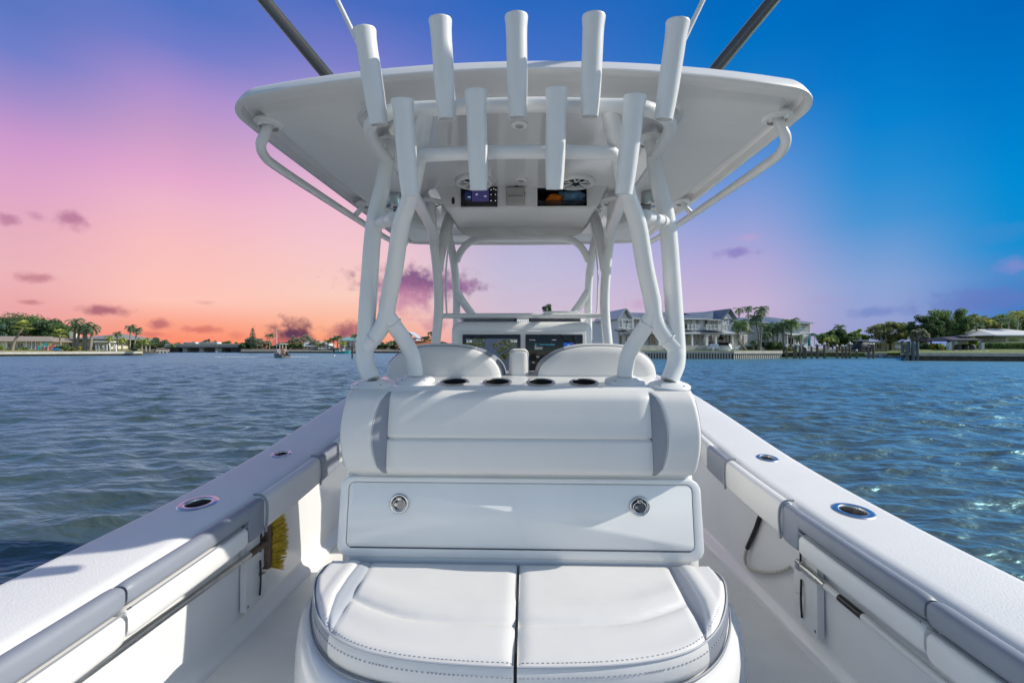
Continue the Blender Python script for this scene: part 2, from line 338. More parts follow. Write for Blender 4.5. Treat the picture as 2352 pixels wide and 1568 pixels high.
# ================================================================ the boat we stand in
BOAT = thing('fishing_boat', 'white centre console fishing boat with hardtop seen from its cockpit', 'boat', (0, 2.5, WZ))
def interp(tab, y):
    xs = [t[0] for t in tab]; return float(np.interp(y, xs, [t[1] for t in tab]))
def curve_tab(tab, n=140):
    p = smooth2([V(a, b, 0) for a, b in tab], 10); return [(q.x, q.y) for q in p]
XO = curve_tab([(-1.3,1.44),(0,1.475),(1.0,1.487),(1.83,1.465),(2.6,1.455),(3.6,1.45),(4.6,1.40),(5.6,1.28),(6.8,1.05),(7.8,.78),(8.8,.42),(9.4,.16),(9.7,.02)])
ZG = curve_tab([(-1.3,.585),(0,.588),(.9,.595),(1.35,.612),(1.83,.64),(2.43,.695),(3.1,.79),(3.85,.90),(4.6,1.0),(5.6,1.1),(6.8,1.18),(7.8,1.22),(9.7,1.25)])
CWID = .335
STN = [-1.3 + i * (11.0 / 90) for i in range(91)]
def gun(s):
    cap_r = []; wall_r = []; hull_r = []
    for y in STN:
        xo, zg = interp(XO, y), interp(ZG, y); w = min(CWID, max(.02, xo * .5)); xi = xo - w
        prof = [(xo-.012,zg-.085),(xo+.004,zg-.07),(xo+.006,zg-.03),(xo-.002,zg-.010),(xo-.018,zg-.002),(xo-.04,zg),(xi+.05,zg),(xi+.03,zg-.003),(xi+.013,zg-.011),(xi+.003,zg-.024),(xi,zg-.042),(xi+.004,zg-.06),(xi+.02,zg-.075),(min(xi+.10,xo-.02),zg-.08)]
        cap_r.append([V(s*a, y, b) for a, b in prof])
        xw = xi + min(.115, w * .4); zt = zg - .082
        wall_r.append([V(s*a, y, b) for a, b in ((xw,zt),(xw+.004,zt-.15),(xw+.008,.16),(xw+.012,.07),(xw+.004,.045),(xw-.028,.03),(xw-.04,.012),(xw-.042,-.004))])
        hull_r.append([V(s*a, y, b) for a, b in ((xo-.014,zg-.087),(xo-.03,zg-.2),(max(0,xo-.07),.1),(max(0,xo-.13),-.25),(max(0,xo-.26),-.45),(0,-.85))])
    g = MB().loft(cap_r, True, (True, True)).build('gunwale', 'gunwale', BOAT, ang=60)
    MB().loft(wall_r, False, (False, False)).build('cockpit_wall', 'gelcoat', BOAT, ang=60)
    MB().loft(hull_r, False, (False, False)).build('hull_side', 'gelcoat', BOAT, ang=60)
    return g
gw = {s: gun(s) for s in (1, -1)}
md = MB()
md.loft([[V(-(interp(XO,y)-min(CWID,.5*interp(XO,y))+.09), y, 0), V(0, y, .004), V(interp(XO,y)-min(CWID,.5*interp(XO,y))+.09, y, 0)] for y in STN], False, (False, False)).build('cockpit_sole', 'gelcoat_deck', BOAT)
MB().bbox((0,-1.33,.0), (2.9,.1,1.15), .03).build('transom', 'gelcoat', BOAT)

def flush_holder(s, y, dx=-.148, q=1.0):
    x = s*(interp(XO, y)+dx); z = interp(ZG, y); dz = (interp(ZG,y+.05)-interp(ZG,y-.05))/.1
    ax = V(0,-dz,1).normalized(); c = V(x,y,z); d = V(s*.3,1,0).normalized()
    ring = MB().lathe([(.047*q,-.02),(.047*q,.001),(.049*q,.004),(.056*q,.0055),(.068*q,.0045),(.076*q,.001),(.078*q,-.003)], c, ax, 40, sx=1.04, sxd=d).build('rod_holder_flange', 'steel_satin', gw[s], ang=70)
    MB().lathe([(.0475*q,.0),(.046*q,-.03),(.046*q,-.2),(.001,-.2)], c-ax*.0005, ax, 32, sx=1.03, sxd=d).build('rod_holder_tube', 'steel_satin', ring, ang=70)
    return MB().lathe([(.0472*q,.06),(.0472*q,-.1)], c, ax, 32, (True, True), sx=1.035, sxd=d)
for s in (1, -1):
    cs = [flush_holder(s, y, q=q) for y, q in ((1.84, .97), (2.46, .72), (-.2, .97))]
    if s > 0: cut(gw[s], cs)
    else:
        me = gw[1].data.copy(); me.transform(Matrix.Diagonal((-1,1,1,1))); me.flip_normals(); gw[-1].data = me

# ---- padded coaming bolsters
def bolster(s, y0, y1, zt, zb, m, name, thick=.05, back=.004, rnd=.012, bulge=0.0):
    n = 16; rings = []; hh = (zt - zb) / 2
    ts = [0, .012, .035] + [i/(n) for i in range(1, n)] + [.965, .988, 1]
    ts = sorted(ts); ln = abs(y1-y0)
    for t in ts:
        y = y0 + (y1-y0)*t; xi = interp(XO,y)-CWID; zg = interp(ZG,y)
        e = min(t, 1-t)*ln; k = min(1, e/.03); sh = .80 + .2*math.sqrt(max(0, 1-(1-k)**2))
        cx = xi - back - thick/2; cz = zg + (zt+zb)/2
        sec = rrect(thick/2, hh, min(rnd+.010, thick*.46, hh*.9), 4)
        ring = []
        for a, b in sec:
            xx = a*sh if a < 0 else a
            if a < 0: xx -= bulge*max(0, 1-(b/hh)**2)
            ring.append(V(s*(cx + xx), y, cz + b*sh))
        rings.append(ring)
    return MB().loft(rings).build(name, m, BOAT, ang=50)
for s in (1, -1):
    bolster(s, 3.6, 2.655, .008, -.135, 'vinyl', 'bolster_pad', bulge=.006)
    bolster(s, 2.68, 2.40, -.001, -.148, 'vinyl_grey', 'bolster_saddle', .044)
    bolster(s, 2.415, 1.90, .008, -.140, 'vinyl', 'bolster_pad', bulge=.006)
    bolster(s, 1.915, 1.80, .002, -.150, 'vinyl_grey', 'bolster_saddle', .049)
    bolster(s, 1.815, 1.266, .003, -.062, 'vinyl_grey', 'bolster_cap', .049)
    bolster(s, 1.79, 1.262, -.066, -.152, 'vinyl', 'bolster_pad', .052, bulge=.004)
    bolster(s, 1.256, .35, .005, -.066, 'vinyl_grey', 'bolster_cap', .052)
    bolster(s, 1.250, .35, -.070, -.160, 'vinyl', 'bolster_pad', .056, bulge=.004)
    for a, b, z in ((1.79,1.27,-.064),(1.25,.35,-.068)):    # dark piping between the two colours
        MB().tube([V(s*(interp(XO,y)-CWID-.0545), y, interp(ZG,y)+z) for y in [a+(b-a)*i/20 for i in range(21)]], .0032, 6).build('piping', 'piping', BOAT)
    for yy in (2.405, 1.905):
        xi = interp(XO,yy)-CWID; zg = interp(ZG,yy)
        MB().tube([V(s*(xi-.004),yy,zg+.012),V(s*(xi-.035),yy,zg+.010),V(s*(xi-.058),yy,zg-.012),V(s*(xi-.064),yy,zg-.06),V(s*(xi-.058),yy,zg-.142)], .005, 8, smooth=5).build('piping', 'piping', BOAT)

# ---- leaning post with aft bench
def lp_ring(z, hw, y0, y1, r, slope=0.0):
    return [V(x, y, z + slope*max(-.1, min(.26, y-1.8))) for x, y in rrect(hw, (y1-y0)/2, r, 7, 0, (y0+y1)/2)]
LPT = 1.108
lp = MB().loft([lp_ring(0,.735,1.80,2.62,.07), lp_ring(.45,.712,1.775,2.60,.07), lp_ring(.80,.695,1.80,2.55,.07), lp_ring(1.03,.682,1.815,2.50,.07), lp_ring(LPT-.03,.679,1.816,2.50,.07,.16),
     lp_ring(LPT-.012,.674,1.822,2.49,.068,.17), lp_ring(LPT-.002,.662,1.835,2.48,.06,.18), lp_ring(LPT+.003,.640,1.858,2.46,.05,.18)]).build('leaning_post', 'gelcoat', BOAT, ang=60)
def lpz(y): return LPT + .003 + .18*max(-.1, min(.26, y-1.8))
CUPX = [-.2745, -.0935, .0905, .273]; CUPY = 1.93
nrm = V(0,-.18,1).normalized()
cut(lp, [MB().lathe([(.050,.08),(.050,-.10)], (x,CUPY,lpz(CUPY)), nrm, 32, (True, True)) for x in CUPX])
for x in CUPX:
    c = V(x, CUPY, lpz(CUPY))
    h = MB().lathe([(.050,-.001),(.050,.004),(.054,.006),(.060,.0045),(.063,.0005)], c, nrm, 40).build('cup_holder_rim', 'steel_brushed', lp, ang=70)
    MB().lathe([(.0495,.003),(.047,-.02),(.045,-.095),(.001,-.095)], c, nrm, 32).build('cup_holder_well', 'black', lp, ang=60)

# aft face helper: Y of the leaning post's aft face
def yf(z): return float(np.interp(z, [0,.45,.80,1.03,1.1], [1.80,1.775,1.80,1.815,1.816]))
# backrest cushion
BX = lambda l, r, y, Y=1.77: AV((l,y),(r,y),Y).x
ZT, ZB = AV((898,897),(1496,900),1.77).z, AV((892,1092),(1502,1098.5),1.75).z
def back_pt(u, t, lift=0.0):        # u: half width position in metres, t: 0 bottom..1 top
    z = ZB + (ZT-ZB)*t; e = min(t, 1-t)*(ZT-ZB)
    base = .055 + .014*math.sin(math.pi*t)
    edge = math.sqrt(max(0, 1-(1-min(1, e/.035))**2))
    return z, base*(.25+.75*edge) + lift
HWC = lambda t: .503 + (.513-.503)*(1-t)
def wedge_x(t): return HWC(t) + .050*max(0, math.sin(math.pi*(t*.97+.015)))**.62
def outer_x(t): return .678 + .024*math.sin(math.pi*min(1, (1-t)*.8+.12))
def back_panel(u0f, u1f, t0, t1, m, name, depthf, nu=14, nv=26, par=None):
    mb = MB(); rings = []
    for j in range(nv+1):
        t = t0 + (t1-t0)*j/nv; row = []
        for i in range(nu+1):
            f = i/nu; x = u0f(t) + (u1f(t)-u0f(t))*f; z, d = back_pt(x, t); d = depthf(f, t, d, (j/nv))
            row.append(V(x, yf(z)-d, z))
        rings.append(row)
    return mb.loft(rings, False, (False, False)).build(name, m, par, ang=75)
def edge_roll(f, w): # 0 at panel border -> 1 inside
    e = min(f, 1-f)/w; return 1 if e >= 1 else math.sqrt(max(0, 1-(1-e)**2))
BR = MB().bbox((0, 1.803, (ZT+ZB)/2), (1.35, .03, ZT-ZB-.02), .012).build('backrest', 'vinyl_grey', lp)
SEAM = .445
for t0, t1, nm in ((0, SEAM, 'backrest_panel'), (SEAM, 1, 'backrest_panel')):
    top = t0 > 0
    def df(f, t, d, g, top=top):
        ee = edge_roll(f, .018); sv = edge_roll(.5 if (g > .5) == top else g, .07) if True else 1
        return d*(.78+.22*ee) - .010*(1-sv) + .004*math.sin(math.pi*g)
    back_panel(lambda t: -HWC(t), lambda t: HWC(t), t0, t1, 'vinyl', nm, df, 40, 24, BR)
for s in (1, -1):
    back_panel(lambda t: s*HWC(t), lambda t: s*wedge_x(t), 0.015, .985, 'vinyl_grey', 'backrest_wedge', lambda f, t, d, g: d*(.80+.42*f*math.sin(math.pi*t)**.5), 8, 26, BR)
    def dw(f, t, d, g):
        dd = d*(.82+.5*math.sin(math.pi*t)**.5)
        if f > .80: dd = dd*math.sqrt(max(0, 1-((f-.80)/.20)**2)) - .03*((f-.80)/.20)**2
        if f < .06: dd -= .006*(1-f/.06)
        return dd
    back_panel(lambda t: s*wedge_x(t), lambda t: s*outer_x(t), 0.0, 1.0, 'vinyl', 'backrest_wing', dw, 26, 26, BR)
    for fr in (.018, .92):
        pts = []
        for j in range(3, 28):
            t = j/30; x = s*(wedge_x(t)+(outer_x(t)-wedge_x(t))*fr); z, d = back_pt(x, t); pts.append(V(x, yf(z)-dw(fr, t, d, 0)-.001, z))
        MB().tube(pts, .0018, 5).build('stitching', 'thread', BR)
# hatch frame and door below the backrest
def face_rr(l, r, yt, yb, rad, dy, n=6, inset=0.0):
    p = AV((l[0],yt[0]),(r[0],yt[1]),1.79); q = AV((l[1],yb[0]),(r[1],yb[1]),1.775)
    out = []
    for a, b in rrect(.5, .5, rad/(p.z-q.z), n):
        t = b+.5; z = q.z+(p.z-q.z)*t + (-inset if b > 0 else inset); hw = q.x+(p.x-q.x)*t-inset
        kx = 1 - (rad/(p.z-q.z))*(1-((p.z-q.z)/(2*hw)))*0
        x = math.copysign(hw - (.5-abs(a))*(p.z-q.z), a)
        out.append(V(x, yf(z)-dy, z))
    return out
fr_o = ((781,772),(1604,1616),(1094,1099),(1273,1290)); dr_o = ((801,794),(1585,1592),(1105,1113.5),(1251,1268))
hf = MB().loft([face_rr(*fr_o,.045,-.004), face_rr(*fr_o,.045,.006), face_rr(*fr_o,.040,.011,inset=.006), face_rr(*dr_o,.026,.011,inset=-.003), face_rr(*dr_o,.026,.002,inset=-.001)], cap=(False, True)).build('hatch_frame', 'gelcoat', lp, ang=50)
hd = MB().loft([face_rr(*dr_o,.024,.003,inset=.0015), face_rr(*dr_o,.024,.0105,inset=.0015), face_rr(*dr_o,.022,.0125,inset=.004)]).build('hatch_door', 'gelcoat', lp, ang=50)
a, b = AV((803,1251),(1583,1268),1.77).x, AV((803,1249.5),(1583,1266.5),1.775).z
MB().tube([V(-a,yf(b)-.013,b-.001),V(a,yf(b)-.013,b-.001)], .0026, 8).build('hinge_pin', 'steel_dark', hd)
for s in (1, -1):
    c = AV((914,1157.3),(1469.6,1165),1.765); c = V(s*c.x, yf(c.z)-.0125, c.z); ax = (0,-1,.07)
    ltc = MB().lathe([(.0385,0),(.0385,.003),(.036,.006),(.030,.006),(.028,.003),(.028,0)], c, ax, 40).build('latch', 'steel', lp, ang=60)
    MB().lathe([(.0285,.001),(.001,.001)], c, ax, 32).build('latch_recess', 'black', ltc)
    pts = []
    for a0 in range(-235, 56, 10):
        pts.append((.0245*math.cos(R(a0)), -.004+.0215*math.sin(R(a0))))
    pts += [(.011,.015),(.0085,.019),(.0085,.025),(-.0085,.025),(-.0085,.019),(-.011,.015)]
    MB().tube([c+V(p[0],-.0052,p[1]) for p in pts+pts[:2]], .0022, 8).build('latch_ring', 'steel', ltc)
    MB().bbox(c+V(0,-.003,.018), (.014,.006,.012), .002).build('latch_tab', 'steel', ltc)
    MB().lathe([(.018,.002),(.0165,.005),(.001,.005)], c+V(.004,0,-.006), ax, 24).build('latch_handle', 'steel_dark', ltc)
    MB().lathe([(.0072,.003),(.0068,.007),(.001,.007)], c+V(-.0135,0,-.004), ax, 20).build('latch_key', 'steel_brushed', ltc)

# bench seat base
HALF = [(0,1.190),(.12,1.194),(.235,1.203),(.33,1.218),(.43,1.247),(.515,1.292),(.59,1.362),(.65,1.448),(.70,1.545),(.735,1.640),(.742,1.70),(.725,1.745),(.69,1.765)]
HS = smooth2([V(a,b,0) for a,b in HALF], 5)
def inset_poly(pts, d):
    out = []; n = len(pts)
    for i, p in enumerate(pts):
        t = (pts[min(i+1,n-1)]-pts[max(i-1,0)]).normalized(); nr = V(t.y,-t.x,0)   # outward (aft) side
        out.append(p - nr*d)
    return out
full = [V(-p.x,p.y,0) for p in HS[::-1]] + HS[1:]
def seat_ring(d, z, back=1.81):
    r = inset_poly(full, d); r = [V(p.x, min(p.y, back), z) for p in r]
    return [V(r[0].x*.99, back, z)] + r + [V(r[-1].x*.99, back, z)]
MB().loft([seat_ring(-.062,0), seat_ring(-.056,.15), seat_ring(-.050,.28), seat_ring(-.044,.325), seat_ring(-.030,.352), seat_ring(-.008,.366), seat_ring(.03,.368)]).build('bench_base', 'gelcoat', BOAT, ang=60)
# ---- two loose bench cushions
CZ = .455; CB = .374
def wedge_line(u):      # plan line of the grey insert on the cushion, u 0 aft .. 1 at rim front
    return None
def cushion(s, label):
    root = thing('seat_cushion', label, 'cushion', (s*.36, 1.5, CB), 'bench seat cushions')
    gap = .0045
    rim = [p for p in HS if p.x >= gap]
    rim = [V(gap, HS[0].y, 0)] + rim                    # front centre -> outer aft corner
    yb = 1.762
    def outl(d, z):
        q = inset_poly(rim, d); q = [V(max(p.x, gap), min(p.y, yb), z) for p in q]
        return [V(gap, yb, z)] + q + [V(.60, yb, z)]
    def P(p): return V(s*p.x, p.y, p.z)
    # skirt: front white part and outer grey part
    nR = len(rim); ks = next(i for i, p in enumerate(rim) if p.x > .540)
    prof = [(.012,CB),(.002,CB+.006),(-.002,CB+.025),(-.001,CB+.05),(.003,CZ-.012),(.008,CZ-.004)]
    for nm, a, b, m in (('front_band', 0, ks+1, 'vinyl'), ('side_band', ks, nR, 'vinyl_grey')):
        rings = []
        for d, z in prof:
            q = inset_poly(rim, d)[a:b]; rings.append([P(V(max(p.x,gap), min(p.y,yb), z)) for p in q])
        MB().loft(rings, False, (False, False)).build(nm, m, root, ang=60)
    # inner and aft faces
    MB().loft([[P(V(gap,rim[0].y+.01,CB)),P(V(gap,rim[0].y+.01,CZ-.004))],[P(V(gap,yb,CB)),P(V(gap,yb,CZ-.006))],[P(V(.69,yb,CB)),P(V(.69,yb,CZ-.006))]], False, (False, False)).build('inner_face', 'vinyl', root)
    # top surface as height field over the D shaped plan
    rin = inset_poly(rim, .008)
    def ymin(x): return float(np.interp(x, [p.x for p in rin if True][:int(len(rin)*.93)], [p.y for p in rin][:int(len(rin)*.93)]))
    # grey wedge: runs from aft (.52) to the rim at the front corner
    xr = rim[ks].x-.006; yr = ymin(xr)
    def wi(y):                                          # inner edge of the wedge
        return float(np.interp(y, [yr, 1.43, 1.5, yb], [xr, max(xr,.547), .548, .566]))
    def wo(y):
        return float(np.interp(y, [yr, 1.36, 1.425, 1.5, 1.62, yb], [xr+.002, .566, .583, .600, .607, .605]))
    def seam(x): return float(np.interp(x, [0,.10,.20,.30,.38,.46,.54,.8], [1.382,1.377,1.378,1.390,1.412,1.450,1.497,1.62]))
    def h(x, y):
        e = min(y-ymin(min(x,.735)), yb-y, (x-gap)*.8, .74-x if x>.6 else 9); e = max(0, e)
        z = CZ - .010*(1-min(1, e/.03))**2
        ds = abs(y-seam(x)); 
        if x < wi(y): z += -.009*math.exp(-(ds/.012)**2) + (.010*math.exp(-((y-seam(x)-.07)/.06)**2) if y > seam(x) else .006*math.exp(-((seam(x)-y-.05)/.04)**2))
        for w in (wi(y), wo(y)): z -= .004*math.exp(-((x-w)/.006)**2)
        ww = max(.004, wo(y)-wi(y)); z += .012*min(1, max(0, (x-wi(y))/ww))*min(1, e/.04+.15)
        if x > wo(y): z += .004*math.sin(min(1, (x-wo(y))/.05)*math.pi)
        return z
    def strip(nm, m, xa, xb, y0, y1, nx, ny, warp=1.0):
        rings = []
        for j in range(ny+1):
            y = y0+(y1-y0)*(j/ny)**warp; row = []
            for i in range(nx+1):
                x0, x1 = xa(y), xb(y); x = x0+(x1-x0)*i/nx; row.append(V(s*x, y, h(x, y)))
            rings.append(row)
        return MB().loft(rings, False, (False, False)).build(nm, m, root, ang=80)
    xs_r = [p.x for p in rin]; ys_r = [p.y for p in rin]
    def xmax(y): 
        kk = max(range(len(ys_r)), key=lambda i: xs_r[i]); return float(np.interp(y, ys_r[:kk+1], xs_r[:kk+1])) if y < ys_r[kk] else float(np.interp(y, ys_r[kk:], xs_r[kk:]))
    # seat panel, built column by column so it follows the curved front
    rings = []
    nx, ny = 44, 46
    for i in range(nx+1):
        f = i/nx; col = []
        xr0 = gap+(xr-gap)*f                             # at rim
        y0 = ymin(xr0); 
        for j in range(ny+1):
            t = j/ny; y = y0+(yb-y0)*t; lim = wi(y) if y > yr else xr
            x = gap+(lim-gap)*f if y > yr else xr0
            if y <= yr: x = min(x, xr)
            col.append(V(s*x, y, h(x, y)))
        rings.append(col)
    MB().loft(rings, False, (False, False)).build('seat_panel', 'vinyl', root, ang=80)
    strip('grey_insert', 'vinyl_grey' if s > 0 else 'vinyl_pale_and_sunlit', wi, wo, yr, yb, 8, 30)  # left insert has the sunlit tone painted into its grey
    strip('side_panel', 'vinyl', wo, lambda y: max(wo(y)+.001, xmax(y)), yr+.001, yb, 14, 34)
    # piping along the top rim and stitches beside it
    MB().tube([P(V(max(p.x,gap),min(p.y,yb),CZ-.004)) for p in inset_poly(rim,.004)], .0028, 6).build('piping', 'vinyl_pale_and_sunlit', root)
    st = MB()
    for d, z in ((.020, None), (-.0015, CZ-.028)):
        q = inset_poly(rim, d); q = smooth2(q, 4); acc = 0
        for a, b in zip(q[:-1], q[1:]):
            acc += (b-a).length
            if acc > .0105 and a.x > gap+.005 and a.x < .64:
                acc = 0; zz = h(a.x, a.y)+.0006 if z is None else z; t = (b-a).normalized()
                st.box((s*a.x, a.y, zz), (.0052, .0022, .0016 if z is None else .003), math.atan2(t.y, s*t.x))
    o = st.build('stitching', 'thread', root, smooth=False); o['kind'] = 'stuff'
    MB().tube([P(V(max(p.x,gap),min(p.y,yb),CB+.004)) for p in inset_poly(rim,-.006)], .004, 6).build('bottom_welt', 'piping', root)
cushion(-1, 'left white bench cushion with grey insert in a painted sunlit tone on the aft seat')
cushion(1, 'right white bench cushion with grey insert on the aft seat')
MB().bbox((0,1.5,CB+.02), (.007,.40,.05), .002).build('bench_hinge_strap', 'vinyl_pale_and_sunlit', BOAT)

# ---- helm seats and arm rest behind the leaning post
SO = [(888,864),(894,834),(913,812),(937,800),(971,792.5),(1010,790),(1058,791),(1092,796.5),(1120,806),(1147,824),(1161,842),(1167,864)]
for s in (1, -1):
    o2 = [U(x, y, 2.25) for x, y in SO]; o2 = smooth2([V(-p.x, 0, p.z) for p in o2], 4)
    o2 = [V(p.x+.012, 0, p.z) for p in o2]
    cx = sum(p.x for p in o2)/len(o2); bz = o2[0].z-.25
    def rg(k, y, dz=0.0):
        r = [V(s*(cx+(p.x-cx)*k), y, bz+(p.z-bz)*(1-(1-k)*.55)+dz) for p in o2]
        return [V(r[0].x, y, bz)] + r + [V(r[-1].x, y, bz)]
    hs = MB().loft([rg(1,2.42), rg(1.0,2.30), rg(.995,2.275), rg(.975,2.258), rg(.95,2.252)]).build('helm_seat', 'vinyl_grey', BOAT, ang=60)
    MB().loft([rg(.952,2.262), rg(.955,2.238), rg(.945,2.222), rg(.92,2.212), rg(.80,2.205)]).build('helm_backrest', 'vinyl', hs, ang=60)
    top = rg(.985,2.272)[8:-10]
    MB().tube([p+V(0,0,-.004) for p in top[4:-6]], .012, 8).build('helm_top_roll', 'vinyl', hs)
    MB().tube(rg(.953,2.24)[1:-1], .004, 6).build('piping', 'piping', hs)
c = U(1191.5, 831, 2.22)
ar = MB().bbox(c+V(0,.06,-.05), (.098,.10,.23), .028, 5).build('arm_rest', 'vinyl', BOAT)
MB().tube([c+V(x,.008,z) for x,z in ((-.046,-.15),(-.046,.02),(-.036,.05),(0,.056),(.036,.05),(.046,.02),(.046,-.15))], .003, 6, smooth=4).build('piping', 'vinyl_grey', ar)

# ---- console with displays
hood = MB().bbox((0,3.15,1.13), (.905,.52,.64), .055, 5).build('helm_console', 'gelcoat', BOAT, ang=60)
MB().bbox((0,3.55,.66), (1.13,1.0,1.36), .17, 6).build('console_body', 'gelcoat', hood, ang=60)
MB().bbox((0,2.888,1.17), (.82,.012,.44), .005).build('dash_panel', 'gelcoat_top', hood)
def flat_mat(name, col, e): return mat(name, col, .3, emit=col, es=e, var=.05, vs=50)
flat_mat('px_water', (.055,.075,.12), .55); flat_mat('px_land', (.035,.05,.02), .55); flat_mat('px_roof', (.16,.16,.14), .5); flat_mat('px_white', (.6,.62,.65), .8)
flat_mat('px_blue', (.01,.06,.30), .9); flat_mat('px_cyan', (.05,.35,.5), .7); flat_mat('px_purple', (.045,.04,.14), .5); flat_mat('px_navy', (.006,.012,.05), .8)
FR = Euler((R(90),0,0))
for k, (l, r_) in enumerate(((1062.5,1195.5),(1207,1338.5))):
    a, b = U(l,768,2.878), U(r_,862,2.878)
    d = MB().bbox(((a.x+b.x)/2,2.878,(a.z+b.z)/2-.01), (b.x-a.x,.014,a.z-b.z+.02), .005).build('display', 'screen', hood, label=('chart plotter display showing a street and canal map' if k == 0 else 'dark display showing an audio page'))
    yq = 2.8705
    def quad(pts, m, nm, dy=0.0): MB().add([U(x,y,yq-dy) for x,y in pts], [tuple(range(len(pts)))]).build(nm, m, d, smooth=False)
    if k == 0:
        quad([(1070,862),(1070,777.5),(1188,777.5),(1188,862)], 'px_water', 'map_water')
        rng = random.Random(5); lm = MB(); rm = MB()
        def blk(cx, cy, w, h_, an):
            ca, sa = math.cos(R(an)), math.sin(R(an)); q = [(cx+ca*u*w-sa*v*h_, cy+sa*u*w+ca*v*h_) for u,v in ((-1,-1),(1,-1),(1,1),(-1,1))]
            q = [(min(max(x,1070),1188), min(max(y,777.5),861)) for x,y in q]; lm.add([U(x,y,yq-.0006) for x,y in q], [(0,1,2,3)])
            for i in range(9):
                u0, v0 = rng.uniform(-.85,.85), rng.choice((-.45,.45)); x, y = cx+ca*u0*w-sa*v0*h_, cy+sa*u0*w+ca*v0*h_
                if 1073 < x < 1185 and 779 < y < 859: rm.add([U(x-1.6,y-1,yq-.0012),U(x+1.6,y-1,yq-.0012),U(x+1.6,y+1,yq-.0012),U(x-1.6,y+1,yq-.0012)], [(0,1,2,3)])
        for q in ((1092,790,22,6,2),(1100,779,16,2.4,2),(1150,786,20,6,-28),(1164,797,24,6,-28),(1174,810,22,7,-28),(1170,784,14,4,-28),(1160,818,12,7,-30),(1080,807,14,5,4)): blk(*q)
        lm.build('map_land', 'px_land', d, smooth=False); o = rm.build('map_roofs', 'px_roof', d, smooth=False); o['kind'] = 'stuff'
        text('readout', '0.08', .020, U(1078,784,yq-.002), FR, 'px_white', d); text('readout', '79.89', .020, U(1180,784,yq-.002), FR, 'px_white', d)
    else:
        quad([(1294.5,799),(1294.5,787),(1318,787),(1318,799)], 'px_blue', 'album_tile')
        MB().tube([U(1303,793.5,yq-.001),U(1306,791.6,yq-.001),U(1309,793.5,yq-.001)], .0012, 5, smooth=3).build('wave_mark', 'px_white', d)
        for body, x, y, sz, m in (('971 - Town Honey Radio', 1228,791,.0125,'px_cyan'),('No 1',1228,795.5,.008,'px_white'),('The Gold Blend',1228,798,.008,'px_white'),('Radio & Artist',1228,801,.008,'px_white'),('Now Playing',1216,780.5,.007,'px_white'),('AUDIO',1268,780.5,.008,'px_white'),('Phone',1232,819,.008,'px_white'),('Media',1222,832,.007,'px_white')):
            text('screen_text', body, sz, U(x,y,yq-.001), FR, m, d, align='LEFT')
c = U(1201,737,2.98)
cp = MB().bbox(c+V(0,.05,0), (.120,.10,.05), .018, 4).build('compass', 'black', BOAT)
MB().bbox(c+V(0,-.002,.004), (.078,.006,.016), .002).build('compass_card', 'px_white', cp)
for i in range(5): MB().bbox(c+V(-.03+.015*i,-.0058,.003), (.003,.002,.009), .0005,1).build('compass_mark', 'black', cp)
c = U(1091,744,3.0); MB().bbox(c+V(0,.05,0), (.16,.12,.016), .006).build('dash_tray', 'black', hood)
c = U(1289,727,3.62); MB().bbox(c+V(0,.05,0), (.278,.10,.088), .008).build('console_locker_lid', 'white_plastic', hood)

# ---- hardtop
def tt_ring(d, z, n=10, crown=0.0, y0=1.585, y1=3.80, bowa=.168, bowf=.07):
    W = 1.074; out = []
    hl = (y1-y0)/2; cy = (y1+y0)/2
    base = rrect(W-d, hl-d, max(.02,.14-d), n)
    # subdivide straight edges
    pts = []
    for i in range(len(base)):
        p, q = V(*base[i],0), V(*base[(i+1)%len(base)],0); k = 18 if i % (n+1) == n else 1
        pts += [p.lerp(q, j/k) for j in range(k)]
    for p in pts:
        f = (p.y+hl)/(2*hl); w = 1-.085*max(0,f-.15); x = p.x*w; u = 1-min(1,(p.x/1.074)**2)
        y = cy+p.y - bowa*u*max(0,1-2.4*f) + bowf*u*max(0,2*f-1)
        out.append(V(x, y, z + crown*u))
    return out
TZ = 2.160
ht = MB().loft([tt_ring(.5,TZ+.085,crown=.04), tt_ring(.16,TZ+.075,crown=.01), tt_ring(.085,TZ+.062), tt_ring(.055,TZ+.055), tt_ring(.036,TZ+.048), tt_ring(.022,TZ+.034), tt_ring(.010,TZ+.017), tt_ring(.001,TZ+.002), tt_ring(.001,TZ-.003), tt_ring(.008,TZ-.006), tt_ring(.024,TZ-.006), tt_ring(.028,TZ+.004), tt_ring(.033,TZ+.024),
    tt_ring(.066,TZ+.026), tt_ring(.092,TZ+.018), tt_ring(.106,TZ+.001), tt_ring(.122,TZ-.006), tt_ring(.5,TZ-.006)]).build('hardtop', 'gelcoat_top', BOAT, ang=32)
def rrect_sub(hw, hh, r, cx, cy):
    b = rrect(hw, hh, r, 5, cx, cy); o = []
    for i in range(len(b)):
        p, q = V(*b[i],0), V(*b[(i+1)%len(b)],0); k = 14 if i % 6 == 5 else 1; o += [tuple(p.lerp(q,j/k).xy) for j in range(k)]
    return o
def lring(hw, y0, y1, r, z, bow=.05): return [V(x, y-(bow*(1-(x/.61)**2) if y < 2.2 else 0), z) for x, y in rrect_sub(hw, (y1-y0)/2, r, 0, (y0+y1)/2)]
LZ = 2.199
cut(ht, [MB().loft([lring(.61,1.635,3.50,.11,TZ-.06), lring(.61,1.635,3.50,.11,TZ-.003), lring(.57,1.675,3.46,.09,LZ+.002)])])
ln = MB().loft([lring(.622,1.623,3.51,.115,TZ-.006), lring(.609,1.636,3.499,.11,TZ-.0065), lring(.600,1.645,3.49,.108,TZ+.002), lring(.566,1.679,3.455,.09,LZ-.006), lring(.552,1.692,3.44,.08,LZ)], cap=(False, True)).build('headliner', 'liner', ht, ang=30)
